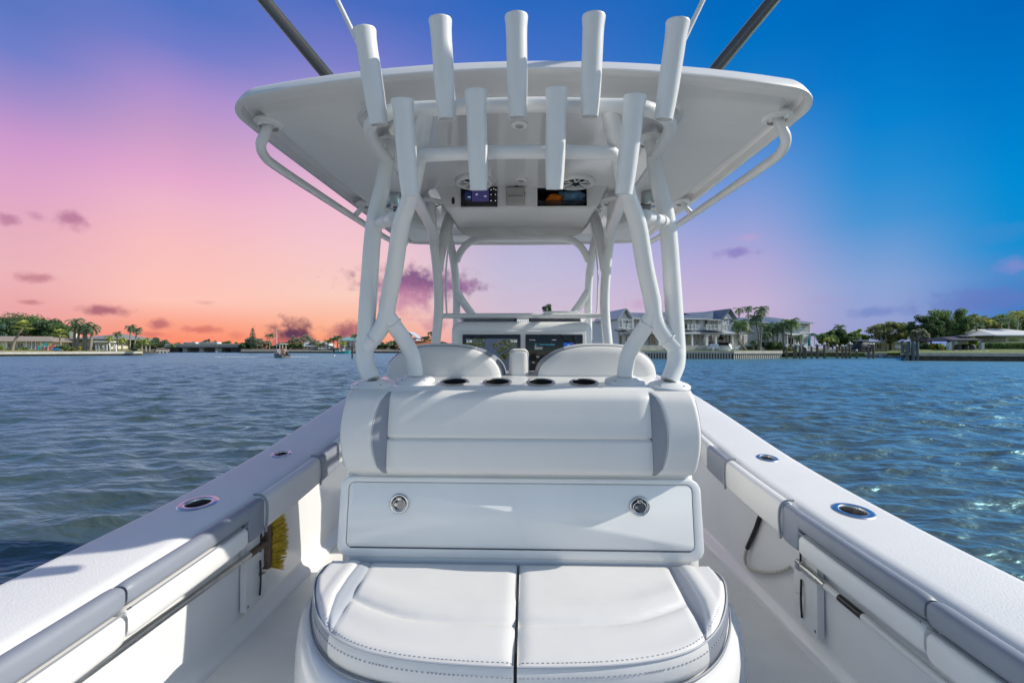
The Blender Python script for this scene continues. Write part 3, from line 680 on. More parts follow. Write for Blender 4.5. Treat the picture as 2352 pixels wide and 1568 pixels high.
# overhead electronics box
YB = 2.585
p0, p1 = AV((1018,428),(1397,428),YB), AV((1046,479),(1384,479),YB)
def pod(k, z, y0, y1): return [V(-k,y0,z),V(k,y0,z),V(k*.96,y1,z),V(-k*.96,y1,z)]
bm = MB().loft([pod(p0.x+.03,LZ+.004,YB-.002,3.26), pod(p0.x+.012,LZ-.012,YB-.001,3.24), pod(p1.x+.018,p1.z+.012,YB,3.05), pod(p1.x,p1.z,YB+.012,3.03)])
ob = bm.build('overhead_box', 'gelcoat_top', ht, ang=30)
a, b = U(1234,431,YB), U(1348,474,YB)
cut(ob, [MB().box(((a.x+b.x)/2, YB+.05, (a.z+b.z)/2), (b.x-a.x, .24, a.z-b.z))])
fb = MB()
w_, h_ = b.x-a.x, a.z-b.z; cx_, cz_ = (a.x+b.x)/2, (a.z+b.z)/2
fb.box((cx_,YB+.165,cz_),(w_-.002,.004,h_-.002)).box((cx_,YB+.085,b.z+.003),(w_-.004,.15,.004)).box((a.x+.003,YB+.085,cz_),(.004,.15,h_-.01)).box((b.x-.003,YB+.085,cz_),(.004,.15,h_-.01)).box((cx_,YB+.085,a.z-.003),(w_-.004,.15,.004))
fb.build('cubby_lining', 'black_rubber', ht, smooth=False)
fm = MB()
for c4, d4 in (((cx_,YB-.004,b.z-.006),(w_+.03,.008,.012)),((cx_,YB-.004,a.z+.004),(w_+.03,.008,.008)),((a.x-.007,YB-.004,cz_),(.014,.008,h_)),((b.x+.007,YB-.004,cz_),(.014,.008,h_))): fm.box(c4,d4)
fm.build('cubby_frame', 'white_plastic', ht, smooth=False)
MB().bbox((cx_,YB-.003,b.z+.016),(w_,.005,.034),.002).build('cubby_lip', 'acrylic', ht)
def crumple(name, m, c, d, seed, label, cat):
    bm = bmesh.new(); bmesh.ops.create_icosphere(bm, subdivisions=4, radius=1); rn = random.Random(seed); ws = [(V(rn.gauss(0,1),rn.gauss(0,1),rn.gauss(0,1)).normalized(), rn.uniform(2,6), rn.uniform(0,6)) for _ in range(9)]
    for v in bm.verts:
        k = 1+sum(.09*abs(math.sin(w.dot(v.co)*f+p)) for w,f,p in ws)-.36; v.co = V(v.co.x*d[0]*k, v.co.y*d[1]*k, v.co.z*d[2]*k)
    me = bpy.data.meshes.new(name); zl = min(v.co.z for v in bm.verts)
    for v in bm.verts: v.co += V(0,0,-zl)
    bm.to_mesh(me); bm.free(); me.polygons.foreach_set('use_smooth',[True]*len(me.polygons)); o = link(name, me, m, None, c); tag(o, label, cat); return o
crumple('towel', 'towel_orange', V(cx_-.035,YB+.07,b.z+.006), (.05,.045,.036), 2, 'crumpled orange cloth in the overhead cubby', 'towel')
crumple('towel', 'towel_blue', V(cx_+.062,YB+.075,b.z+.006), (.075,.055,.050), 5, 'crumpled blue cloth beside the orange one in the overhead cubby', 'towel')
# stereo
a, b = U(1058.5,430,YB-.008), U(1142.5,474.5,YB-.008)
st = MB().bbox(((a.x+b.x)/2,YB-.006,(a.z+b.z)/2),(b.x-a.x,.014,a.z-b.z),.003).build('marine_stereo','screen',ht)
q = lambda x0,y0,x1,y1,m,nm: MB().add([U(x0,y1,YB-.0140),U(x1,y1,YB-.0140),U(x1,y0,YB-.0140),U(x0,y0,YB-.0140)],[(0,1,2,3)]).build(nm,m,st,smooth=False)
q(1084,433,1122.5,463,'px_purple','stereo_screen'); q(1068,440,1082,460,'px_navy','stereo_sidebar')
text('screen_text','142',.012,U(1077,453,YB-.0145),FR,'px_white',st); text('screen_text','47',.014,U(1095,447,YB-.0150),FR,'px_white',st); text('screen_text','108',.010,U(1114,451,YB-.0150),FR,'px_white',st)
for x,y in ((1128,436),(1134,434),(1139,436),(1128,461),(1138,461),(1128,447),(1138,447)): MB().lathe([(.003,0),(.001,.001)],U(x,y,YB-.0142),(0,-1,0),8,(True,True)).build('stereo_button','px_white',st)
for y in (441.5,454): MB().lathe([(.014,0),(.013,.010),(.001,.011)],U(1133.5,y,YB-.013),(0,-1,0),20).build('stereo_knob','black',st)
# screen cover
a, b = U(1162.5,430,YB-.012), U(1205.5,470,YB-.012); cc = V((a.x+b.x)/2,YB-.010,(a.z+b.z)/2)
sv = tag(MB().bbox(cc,(b.x-a.x,.020,a.z-b.z),.006).build('screen_cover','grey_cap',None,loc=None),'grey instrument cover with lettering on the overhead box','cover')
text('lettering','GARMIN',.0185,V(cc.x,YB-.0206,cc.z-.002),FR,'steel_dark',sv,sx=1.25)
MB().add([V(cc.x+.047,YB-.0208,cc.z+.012),V(cc.x+.056,YB-.0208,cc.z+.012),V(cc.x+.0515,YB-.0208,cc.z+.020)],[(0,1,2)]).build('logo_mark','steel_dark',sv,smooth=False)
MB().bbox(cc+V(.006,-.011,.058),(.016,.004,.018),.002).build('cover_tab','black',sv)
# vent on the slanted side of the box
MB().lathe([(.022,0),(.001,.001)],U(1041,461,YB-.001),(0,-1,0),20,sx=.45,sxd=(1,0,0)).build('box_vent','black',ht)
# speakers and dome lights on the headliner
for px in (1088.5, 1322.5):
    c = UZ(px, 415, LZ); sp = MB().lathe([(.103,0),(.103,-.014),(.098,-.021),(.084,-.023),(.077,-.018),(.074,-.005)], c, (0,0,1), 40).build('speaker','white_plastic',ht,ang=50)
    MB().lathe([(.076,-.004),(.03,-.0035),(.001,-.003)], c, (0,0,1), 32).build('speaker_cone','black',sp)
    MB().lathe([(.028,-.010),(.022,-.020),(.001,-.021)], c, (0,0,1), 24).build('speaker_tweeter','steel_dark',sp)
    for k in range(7):
        a = 2*math.pi*k/7+.22; t = V(math.cos(a),math.sin(a),0); n_ = V(-t.y,t.x,0)
        MB().tube([c+t*.025+V(0,0,-.018),c+t*.058+n_*.008+V(0,0,-.022),c+t*.078+n_*.016+V(0,0,-.021)],.0042,6).build('speaker_spoke','white_plastic',sp)
        MB().tube([c+t*.025+V(0,0,-.018),c+t*.058-n_*.008+V(0,0,-.022),c+t*.078-n_*.016+V(0,0,-.021)],.0036,6).build('speaker_spoke','white_plastic',sp)
for px, py in ((1193,285),(1197,412)):
    c = UZ(px,py,LZ); dl = MB().lathe([(.034,0),(.034,-.006),(.028,-.010),(.018,-.010)],c,(0,0,1),28).build('dome_light','white_plastic',ht); MB().lathe([(.018,-.008),(.001,-.008)],c,(0,0,1),20).build('lens','grey_cap',dl)

# ---- pipework
TF = MB()
fr_root = MB()
def pipe(pts, r, name='frame_tube', par=None, k=5, n=14):
    return MB().tube(pts, r, n, smooth=k).build(name, 'powder', par or BOAT, ang=60)
def flange(c, ax, r=.058, par=None, m='powder', name='flange'):
    return MB().lathe([(r,0),(r,.006),(r*.93,.010),(r*.72,.012),(r*.64,.022)], c, ax, 28).build(name, m, par or BOAT, ang=50)
tower = None
bar_y = 1.79
# top and lower rod holder bars (full width)
P = lambda l, r, Y: AV(l, r, Y)
tb = [P((1000,247),(1412,247),1.41), P((940,249),(1470,249),1.415), P((900,258),(1510,257),1.44), P((868,274),(1540,274),1.51), P((858,296),(1549,297),1.61), P((872,330),(1532,332),1.74), P((894.6,364),(1507,366),1.86)]
tower = pipe([V(-p.x,p.y,p.z) for p in tb[::-1]]+[V(0,1.41,tb[0].z+.008)]+tb, .0228, 'tower_frame')
lb = [P((1010,353),(1400,353),1.455), P((985,356),(1420,356),1.465), P((962,363),(1438,362),1.49)]
pipe([V(-p.x,p.y,p.z) for p in lb[::-1]]+[V(0,1.45,lb[0].z+.004)]+lb, .0213, 'rod_holder_bar', tower)
for s in (1, -1):
    oz = [P((847,872),(1529,875),1.885), P((839,838),(1549,842),1.90), P((837,812),(1552.5,816),1.905), P((838.3,785),(1552,790),1.91), P((847.5,662),(1544.6,662),1.90), P((862,517),(1536.5,517),1.88), P((882,430),(1518,430),1.865), P((894.6,364),(1507,366),1.86)]
    pipe(mx(oz,s), [.0365,.0365,.0365,.0365,.036,.034,.0325,.0315], 'leg', tower)
    up = [P((894.6,364),(1507,366),1.86), P((900,340),(1500,342),1.88), P((905,316),(1494.5,316),1.91)]
    up[-1].z = TZ+.0; pipe(mx(up,s), .025, 'leg_top', tower, 3)
    flange(V(s*up[-1].x, up[-1].y, TZ-.004), (0,0,-1), .062, tower)
    iz = [P((997,252),(1418,252),1.42), P((972,345),(1428,345),1.48), P((942,457),(1444,450),1.58), P((923.5,517),(1467.8,517),1.65), P((907.2,613.5),(1481.6,613.5),1.76), P((892,686),(1497,690),1.865), P((883,732),(1503,734),1.89), P((866,762),(1520,766),1.90), P((840,796),(1551,800),1.905)]
    pipe(mx(iz,s), [.0265,.028,.030,.0315,.033,.0345,.0345,.0345,.0345], 'brace_leg', tower)
    jz = [P((886,722),(1499,722),1.885), P((906,749),(1481,752),1.91), P((928,778),(1464,780),1.94), P((945,812),(1443,815),1.955), P((952,845),(1435.5,848),1.96), P((953,862),(1434.5,866),1.96)]
    pipe(mx(jz,s), .0335, 'foot_leg', tower)
    for q in (oz[0], jz[-1]):
        c = V(s*q.x, q.y, lpz(q.y)-.002); fl = MB().lathe([(.074,-.004),(.074,.004),(.069,.009),(.052,.011),(.044,.020),(.020,.022)], c, nrm, 32, sx=1.15).build('foot_flange','powder',tower,ang=50)
        for a in (40,140,220,320):
            MB().lathe([(.005,.009),(.004,.012),(.001,.012)], c+V(.062*math.cos(R(a)),.054*math.sin(R(a)),-.18*-.054*math.sin(R(a))), nrm, 10).build('bolt','steel_dark',fl)
    ct = [P((905,503),(1482,494),1.65), P((868,516),(1536,510),1.88)]
    pipe(mx([ct[0],ct[0].lerp(ct[1],.5),ct[1]],s), .023, 'cross_tube', tower, 2)
    def weld(p, q, r, par=tower):       # bead round a tube where it meets another
        a_, d_ = V(s*p.x,p.y,p.z), (V(s*q.x,q.y,q.z)-V(s*p.x,p.y,p.z)).normalized()
        MB().lathe([(r+.001,-.004),(r+.0045,-.002),(r+.0045,.002),(r+.001,.004)], a_, d_, 20).build('weld_bead','powder',par,ang=80)
    weld(ct[1].lerp(ct[0],.30), ct[0], .023); weld(ct[0].lerp(ct[1],.28), ct[1], .023); weld(iz[-1].lerp(iz[-2],.60), iz[-2], .0345); weld(jz[0].lerp(jz[1],.75), jz[1], .0335); weld(tb[-1], tb[-2], .026)
    # forward tower
    ft = [P((997,452),(1415,452),2.70), P((1002,540),(1409,540),2.77), P((1010,613),(1400,613),2.83), P((1013.6,686),(1395,686),2.89), P((1011,734),(1396,734),2.92), P((1008,790),(1404,790),2.92), P((1006,840),(1408,840),2.92)]
    ft[0].z = TZ; pipe(mx(ft,s), [.027,.028,.029,.03,.03,.03,.03], 'front_leg', tower); flange(V(s*ft[0].x,ft[0].y,TZ-.004),(0,0,-1),.074,tower)
    br = [P((952,440),(1452,440),1.58), P((963,456),(1440,456),1.72), P((981,491),(1424,491),2.2), P((1001,532),(1408,532),2.68), P((1004,560),(1405,560),2.78)]
    pipe(mx(br,s), [.024,.024,.026,.029,.029], 'side_brace', tower)
    bk = [P((1052,488),(1376,488),2.98), P((1037,522),(1385,522),2.92), P((1019,589),(1395,589),2.84), P((1012,622),(1398,622),2.84)]
    pipe(mx(bk,s), .033, 'knee_brace', tower); flange(V(s*bk[0].x,bk[0].y,bk[0].z+.006),(0,0,-1),.06,tower)
    fo = [P((1022,530),(1386,530),3.52),P((1039,553),(1373,553),3.54), P((1048.6,613.5),(1361,613.5),3.60), P((1053.4,667),(1357,667),3.65), P((1053.4,717),(1356,717),3.70), P((1053,780),(1356,780),3.75)]
    pipe(mx(fo,s), .031, 'bow_leg', tower)
    fb_ = [P((1053.4,668),(1357,668),3.65), P((1072,696),(1341,696),3.66), P((1094,724),(1322,724),3.68)]
    pipe(mx(fb_,s), .032, 'bow_brace', tower, 3)
hp = [P((1054,600),(1358,600),3.58), P((1066,578),(1350,578),3.56), P((1084,558),(1332,558),3.54), P((1108,548),(1308,548),3.53), P((1150,545.5),(1262,545.5),3.53)]
pipe([V(-p.x,p.y,p.z) for p in hp]+hp[::-1], .028, 'bow_hoop', tower)
wb = P((1025,725.3),(1380,725.3),2.97)
pipe([V(-wb.x-.03,2.95,wb.z-.004),V(-wb.x+.06,2.97,wb.z),V(0,2.97,wb.z),V(wb.x-.06,2.97,wb.z),V(wb.x+.03,2.95,wb.z-.004)], .0175, 'windshield_bar', tower)
# grab rails under the hardtop edge
for s in (1, -1):
    gr = [V(0.975,1.735,TZ),V(0.989,1.735,2.113),V(1.010,1.740,2.074),V(1.025,1.788,2.052),V(1.030,1.884,2.047),V(1.025,2.267,2.058),V(1.019,2.729,2.074),V(0.997,3.226,2.082),V(0.962,3.532,2.087),V(0.936,3.593,2.104),V(0.919,3.601,TZ)]
    g = MB().tube(mx(gr,s), .019, 12, smooth=5).build('grab_rail','powder',ht,ang=60)
    for q in (gr[0], gr[-1]): flange(V(s*q.x,q.y,TZ-.001),(0,0,-1),.054,ht)
    MB().tube([V(s*.958,2.73,TZ),V(s*.98,2.73,2.117),V(s*1.018,2.73,2.077)],.016,10).build('rail_stub','powder',g); flange(V(s*.958,2.73,TZ-.003),(0,0,-1),.049,ht)
# rod holders
def rod_holder(t, b, Yt, Yb):
    a, c = U(*b, Yb), U(*t, Yt); ax = (c-a); ln_ = ax.length; ax.normalize()
    o = MB().lathe([(0.0237,.0),(0.0265,.0),(0.0265,.004),(0.0289,ln_*.16),(0.0305,ln_*.35),(0.0305,ln_*.80),(0.0313,ln_*.90),(0.0337,ln_*.975),(0.0337,ln_-.003),(0.0325,ln_),(0.0285,ln_-.002),(0.0270,ln_-.03),(0.0262,ln_*.5),(0.0230,.01),(0.0237,0)], a, ax, 28).build('rod_holder','powder',tower,ang=50)
for t, b in (((836.5,67),(871,287)),((1011,44),(1026.5,273.6)),((1186,36),(1189,271)),((1364,36),(1354,268.6)),((1557.5,49),(1524,275))): rod_holder(t, b, 1.30, 1.365)
for t, b in (((924,229),(942,449)),((1093,208),(1099.6,437)),((1278.6,205),(1273.6,435)),((1459,220),(1432.5,446))): rod_holder(t, b, 1.335, 1.412)
# outriggers and antennas
for s in (1, -1):
    a = V(s*.69,1.79,TZ+.112); d = V(s*.965,-.18,1.02).normalized()
    p = P((700,92),(1719,92),1.72); d = (V(s*p.x,p.y,p.z)-a).normalized()
    og = MB().tube([a,a+d*.7,a+d*2.4,a+d*5.2],[.023,.023,.020,.011],12).build('outrigger','carbon',ht,ang=60)
    n_ = d.cross(V(0,1,0)).normalized()
    MB().tube([a+n_*.023*s+V(0,-.006,0),a+d*2.4+n_*.020*s+V(0,-.006,0)],.0035,6).build('outrigger_track','steel_brushed',og)
    MB().lathe([(.075,-.02),(.075,.02),(.05,.03),(.045,.07),(.001,.07)],a-V(0,0,.04),(0,0,1),24).build('outrigger_base','steel',og)
    a = V(s*.545,2.05,TZ+.105); p = P((848,72),(1619,75),2.0); d = (V(s*p.x,p.y,p.z)-a).normalized()
    MB().tube([a,a+d*.5,a+d*2.6],[.014,.011,.004],10).build('antenna','white_plastic',ht)
    c = P((905,470),(1494,468),2.57); c = V(s*c.x,c.y,TZ-.004)
    oh = MB().lathe([(.05,0),(.05,-.07),(.046,-.075),(.03,-.08),(.001,-.08)],c,(0,0,1),24).build('outrigger_handle','steel_brushed',ht,ang=40)
    MB().bbox(c+V(-s*.05,-.01,-.085),(.10,.03,.035),.01).build('crank','steel_dark',oh)
    c = P((963,511),(1430,512),2.87); MB().bbox(V(s*c.x,c.y,c.z+.02),(.165,.09,.10),.013,3,Euler((R(-20),R(-18*s),R(14*s)))).build('spreader_light','white_plastic',ht)
# clear enclosure curtain in front of the helm
def curt(u, v):     # u -1..1, v 0 bottom 1 top
    b, t = P((1031,722),(1375,722),3.02), P((1060,488),(1366,488),3.01)
    bow = .018*math.sin(math.pi*v); x = u*(b.x+(t.x-b.x)*v**1.15 + .028*math.sin(math.pi*v)); return V(x, b.y+(t.y-b.y)*v-.05*(1-u*u)*v, b.z+(t.z-b.z)*v)
MB().loft([[curt(-1+2*i/24, j/16) for i in range(25)] for j in range(17)], False, (False, False)).build('clear_curtain','clear_vinyl',ht,ang=80)
rows = []
for i in range(41):
    u = -1+2*i/40; e = abs(u); lo_ = .76-.07*max(0,1-((1-e)/.22)**2)*0 + (.16*max(0,(e-.70)/.30)**2 if e > .7 else 0); rows.append([curt(u, lo_+(1-lo_)*j/8)+V(0,-.006-.006*math.sin(j*2.2+i*.7),.002*math.sin(i*1.7)) for j in range(9)])
MB().loft(rows, False, (False, False)).build('curtain_valance','canvas',ht,ang=80)
for s in (1,-1): MB().tube([curt(s, j/16)+V(0,-.004,0) for j in range(17)], .006, 6).build('curtain_edge','white_plastic',ht)
MB().loft([[V(-.40,3.42,1.40),V(0,3.5,1.40),V(.40,3.42,1.40)],[V(-.44,3.02,1.49),V(0,3.04,1.49),V(.44,3.02,1.49)]], False,(False,False)).build('windshield','acrylic',hood)

# ---- tackle on the cockpit walls
def wallx(y): return interp(XO,y)-CWID+.115+.006
for s in (1, -1):
    yc = 2.08 if s < 0 else 1.98; x = s*(wallx(yc)-.004)
    a = -.075; b = .085
    poly = [(a,.10),(b-.02,.10),(b,.12),(b,.205),(b-.06,.212),(b-.07,.225),(b-.06,.238),(b,.245),(b,.335),(b-.05,.345),(b-.055,.375),(b-.045,.385),(b,.39),(b,.44),(a,.44)]
    rk = MB().prism([V(x,yc+p,q_) for p,q_ in poly], (-s*.028,0,0)).build('rod_rack','starboard',BOAT,ang=30)
    for z0, z1 in ((.13,.29),(.33,.44)):
        MB().tube([V(x-s*.034,yc+.02,z0),V(x-s*.042,yc+.012,(z0+z1)/2),V(x-s*.034,yc+.022,z1)],.0045,8,smooth=4).build('bungee','black_rubber',rk)
    for p,q_ in ((-.06,.12),(-.06,.42)): MB().lathe([(.006,0),(.001,.002)],V(x-s*.0285,yc+p,q_),(-s,0,0),12).build('screw','steel_dark',rk)
# brush with pole, left wall
xw = -(wallx(1.7)-.045)
dk = thing('deck_brush','long handled deck brush with yellow bristles along the left wall','brush',(xw,2.1,.35))
MB().tube([V(xw,.2,.365),V(xw,1.2,.362),V(xw,2.10,.352)],.013,12).build('handle','pole_steel',dk)
MB().tube([V(xw,2.02,.352),V(xw-.005,2.14,.350)],[.015,.018],12).build('socket','brush_wood',dk)
MB().bbox((xw-.005,2.155,.338),(.045,.026,.225),.008).build('brush_block','brush_wood',dk)
br_ = MB(); rn = random.Random(11)
for i in range(1500):
    z = rn.uniform(-1,1); x = rn.uniform(-1,1); base = V(xw-.005+x*.028,2.170,.338+z*.113); d = V(x*.030+rn.gauss(0,.004),.098-.045*z*z-.012*abs(x)+rn.gauss(0,.004),z*.022+rn.gauss(0,.004)-.008); w = V(.0022,0,.0022) if i%2 else V(.0022,0,-.0022)
    br_.add([base-w,base+w,base+d+w*.6,base+d-w*.6],[(0,1,2,3)])
o = br_.build('bristles','bristle',dk,smooth=False); o['kind'] = 'stuff'
# gaff, right wall
xw = wallx(1.7)-.045; gf = thing('boat_hook','white pole with grey metal head in the rack on the right wall','boat hook',(xw,1.95,.35))
MB().tube([V(xw,.2,.33),V(xw,1.2,.335),V(xw,1.87,.345)],.0135,12).build('pole','white_plastic',gf)
MB().tube([V(xw,1.84,.345),V(xw,1.93,.349),V(xw-.004,1.985,.352)],[.0165,.020,.015],12).build('head','pole_steel',gf); MB().bbox((xw-.006,2.0,.352),(.03,.035,.045),.008).build('hook','pole_steel',gf)
for y in (1.88,1.92): MB().lathe([(.0045,0),(.001,.003)],V(xw-.019,y,.352),(-1,0,.2),10).build('rivet','steel',gf)
MB().tube([V(xw,1.64,.3415),V(xw,1.76,.3433)],.0141,12).build('grip_sticker','black',gf)
# mooring line, right wall
pts = [UZ(x,y,z) for x,y,z in ()]
xr_ = wallx(2.4)-.014
rp = thing('mooring_line','looped white rope with black chafe sleeve under the right gunwale','rope',(xr_,2.45,.1))
K = lambda px,py: CAM + ray(px,py)*((xr_-CAM.x)/ray(px,py).x)
MB().tube([K(1752,1165),K(1735,1215),K(1716,1258)],.011,10,smooth=4).build('chafe_sleeve','black_rubber',rp)
MB().tube([K(1717,1255),K(1711,1280),K(1716,1300),K(1735,1311),K(1770,1315),K(1800,1309),K(1815,1302)],.008,10,smooth=5).build('rope','rope',rp)
for s in (1,-1): MB().lathe([(.012,0),(.012,.014),(.001,.016)],V(s*(interp(XO,2.13)-CWID+.03),2.13,interp(ZG,2.13)-.16),(-s,0,-.3),12).build('courtesy_light','steel_dark',BOAT)
# ================================================================ shore materials
def leaf_mat(name, c1, c2, rough=.55):
    m = bpy.data.materials.new(name); m.use_nodes = True; t = m.node_tree; b = t.nodes['Principled BSDF']; lk = t.links
    tcn = t.nodes.new('ShaderNodeTexCoord'); nz = t.nodes.new('ShaderNodeTexNoise'); nz.inputs['Scale'].default_value = .9; nz.inputs['Detail'].default_value = 5; lk.new(tcn.outputs['Object'], nz.inputs['Vector'])
    cr = t.nodes.new('ShaderNodeValToRGB'); cr.color_ramp.elements[0].position = .34; cr.color_ramp.elements[1].position = .66; cr.color_ramp.elements[0].color = tuple(c1)+(1,); cr.color_ramp.elements[1].color = tuple(c2)+(1,)
    lk.new(nz.outputs[0], cr.inputs[0]); t.nodes.remove(b); out = t.nodes['Material Output']
    df = t.nodes.new('ShaderNodeBsdfDiffuse'); tl = t.nodes.new('ShaderNodeBsdfTranslucent'); gl = t.nodes.new('ShaderNodeBsdfGlossy'); gl.inputs['Roughness'].default_value = .5; m1 = t.nodes.new('ShaderNodeMixShader'); m2 = t.nodes.new('ShaderNodeMixShader'); m1.inputs[0].default_value = .42; m2.inputs[0].default_value = .04
    lk.new(cr.outputs[0], df.inputs[0]); lk.new(cr.outputs[0], tl.inputs[0]); lk.new(df.outputs[0], m1.inputs[1]); lk.new(tl.outputs[0], m1.inputs[2]); lk.new(m1.outputs[0], m2.inputs[1]); lk.new(gl.outputs[0], m2.inputs[2]); lk.new(m2.outputs[0], out.inputs[0])
    MT[name] = m
leaf_mat('leaf_dark', (0.045,0.090,0.041), (0.123,0.213,0.086)); leaf_mat('leaf_mid', (0.078,0.146,0.049), (0.225,0.336,0.113)); leaf_mat('leaf_olive', (0.113,0.158,0.057), (0.336,0.360,0.135)); leaf_mat('leaf_bright', (0.135,0.248,0.033), (0.494,0.600,0.090))
leaf_mat('leaf_palm', (0.067,0.135,0.067), (0.225,0.315,0.158)); leaf_mat('leaf_cabbage', (0.158,0.225,0.045), (0.539,0.563,0.135)); leaf_mat('leaf_grey', (0.180,0.202,0.135), (0.450,0.450,0.336)); leaf_mat('leaf_yellow', (0.563,0.450,0.023), (0.600,0.600,0.045)); leaf_mat('leaf_blue', (0.067,0.146,0.113), (0.158,0.293,0.202))
mat('bark', (.16,.13,.10), .9, var=.5, vs=4, stretch=(1,1,.3)); mat('palm_bark', (.30,.27,.23), .9, var=.4, vs=6, stretch=(1,1,3)); mat('lawn', (.15,.20,.035), .9, var=.4, vs=.7, detail=6); mat('dry_lawn', (.34,.29,.11), .9, var=.4, vs=.5, detail=6, col2=(.20,.21,.07))
mat('soil', (.16,.13,.09), .95, var=.4, vs=.4, detail=6); mat('concrete', (.58,.56,.52), .85, var=.3, vs=1.5, detail=6); mat('concrete_pale', (.70,.67,.60), .85, var=.25, vs=1.2, detail=6); mat('concrete_dark', (.14,.14,.14), .85, var=.5, vs=1.5, detail=6)
mat('wet_wood', (.045,.038,.032), .6, var=.5, vs=3); mat('pile_wood', (.21,.18,.145), .9, var=.45, vs=3, stretch=(1,1,.2)); mat('grey_wood', (.30,.28,.25), .85, var=.3, vs=4); mat('rock', (.13,.115,.09), .9, var=.6, vs=2.5, detail=6)
mat('stucco', (.80,.80,.79), .8, var=.06, vs=2); mat('stucco_blue', (.55,.60,.64), .8, var=.06, vs=2); mat('stucco_cream', (.66,.62,.50), .8, var=.06, vs=2); mat('stucco_pink', (.62,.56,.55), .8, var=.06, vs=2)
mat('roof_metal', (.52,.56,.59), .38, metal=.0, var=.12, vs=.8); mat('roof_dark', (.17,.20,.24), .45, metal=.0, var=.2, vs=.8); mat('roof_grey', (.22,.23,.235), .8, var=.15, vs=2); mat('roof_tan', (.36,.30,.24), .8, var=.2, vs=2); mat('roof_orange', (.52,.18,.065), .75, var=.25, vs=3); mat('roof_teal', (.16,.42,.40), .5, var=.12, vs=2); mat('roof_white', (.66,.67,.68), .6, var=.08, vs=2); mat('roof_navy', (.03,.03,.06), .7, var=.3, vs=3)
mat('trim', (.72,.72,.71), .55, var=.04, vs=4); mat('glass', (.025,.035,.04), .06, spec=.8, var=.4, vs=.6); mat('glass_green', (.10,.17,.17), .06, spec=.8, var=.4, vs=.6); mat('dark_room', (.03,.026,.024), .8, var=.4, vs=2); mat('wood_warm', (.30,.16,.08), .6, var=.3, vs=4)
mat('teal_paint', (.03,.33,.36), .5, var=.1, vs=4); mat('pink_paint', (.62,.20,.27), .5, var=.1, vs=4); mat('blue_plastic', (.02,.27,.60), .4, var=.1, vs=4); mat('red_paint', (.45,.04,.03), .5, var=.1, vs=4); mat('yellow_paint', (.75,.42,.02), .5, var=.1, vs=4)
mat('pile_grey', (.15,.19,.20), .85, var=.4, vs=3, stretch=(1,1,.2)); mat('cover_grey', (.10,.11,.14), .7, var=.4, vs=4); mat('cover_black', (.018,.018,.022), .55, var=.4, vs=2); mat('white_hull', (.66,.67,.68), .25, var=.05, vs=2); mat('teal_hull', (.04,.34,.36), .25, var=.1, vs=2); mat('grey_hull', (.16,.16,.15), .4, var=.2, vs=2); mat('skin', (.55,.29,.19), .55, var=.12, vs=6); mat('shirt_red', (.45,.02,.03), .8, var=.2, vs=8); mat('shirt_white', (.65,.65,.66), .8, var=.1, vs=8); mat('shirt_peach', (.75,.42,.28), .8, var=.1, vs=8); mat('hair', (.05,.035,.025), .7, var=.3, vs=20); mat('foam', (.75,.78,.8), .7, var=.2, vs=6, bump=.6, bs=12, bdist=.05)
MPX = lambda D: D/FP                       # metres per picture unit at distance D

# ================================================================ builders in picture units at a real distance
def bx(m, x0, x1, y0, y1, D, depth, dv=0.0):
    a, b = U(x0, y1, D+dv), U(x1, y0, D+dv); m.box(((a.x+b.x)/2, D+dv+depth/2, (a.z+b.z)/2), (abs(b.x-a.x), depth, abs(b.z-a.z))); return m
def base(px, py, D): return U(px, py, D)
def win(par, x0, x1, y0, y1, D, dv=-.06, n=1, glass='glass', rows=1, name='window'):
    a, b = U(x0, y1, D), U(x1, y0, D); w = b.x-a.x; h = b.z-a.z; t = min(.12, w*.12); fm = MB()
    yc = D+dv
    for c, d in (((a.x+t/2,yc,a.z+h/2),(t,.10,h)),((b.x-t/2,yc,a.z+h/2),(t,.10,h)),((a.x+w/2,yc,a.z+t/2),(w-2*t,.10,t)),((a.x+w/2,yc,b.z-t/2),(w-2*t,.10,t))): fm.box(c, d)
    for k in range(1, n): fm.box((a.x+w*k/n,yc,a.z+h/2),(t*.8,.09,h-2*t))
    for k in range(1, rows): fm.box((a.x+w/2,yc-.005,a.z+h*k/rows),(w-2*t,.08,t*.7))
    f = fm.build(name, 'trim', par, smooth=False)
    for k in range(n):
        MB().box((a.x+w*(k+.5)/n, yc+.02, a.z+h/2), (w/n-t*.8, .03, h-2*t)).build('pane', glass, f, smooth=False)
    return f
def gable_y(m, x0, x1, ye, xa, ya, D, dv0, dv1, th=.14):      # ridge runs away from us, gable faces us
    a, b, c = U(x0,ye,D), U(x1,ye,D), U(xa,ya,D)
    for p, q in ((a,c),(c,b)):
        n_ = V(-(q.z-p.z),0,q.x-p.x).normalized()*th
        f = [V(p.x,D+dv0,p.z),V(q.x,D+dv0,q.z),V(q.x,D+dv0,q.z)+n_,V(p.x,D+dv0,p.z)+n_]; m.loft([f,[v+V(0,dv1-dv0,0) for v in f]])
    return m
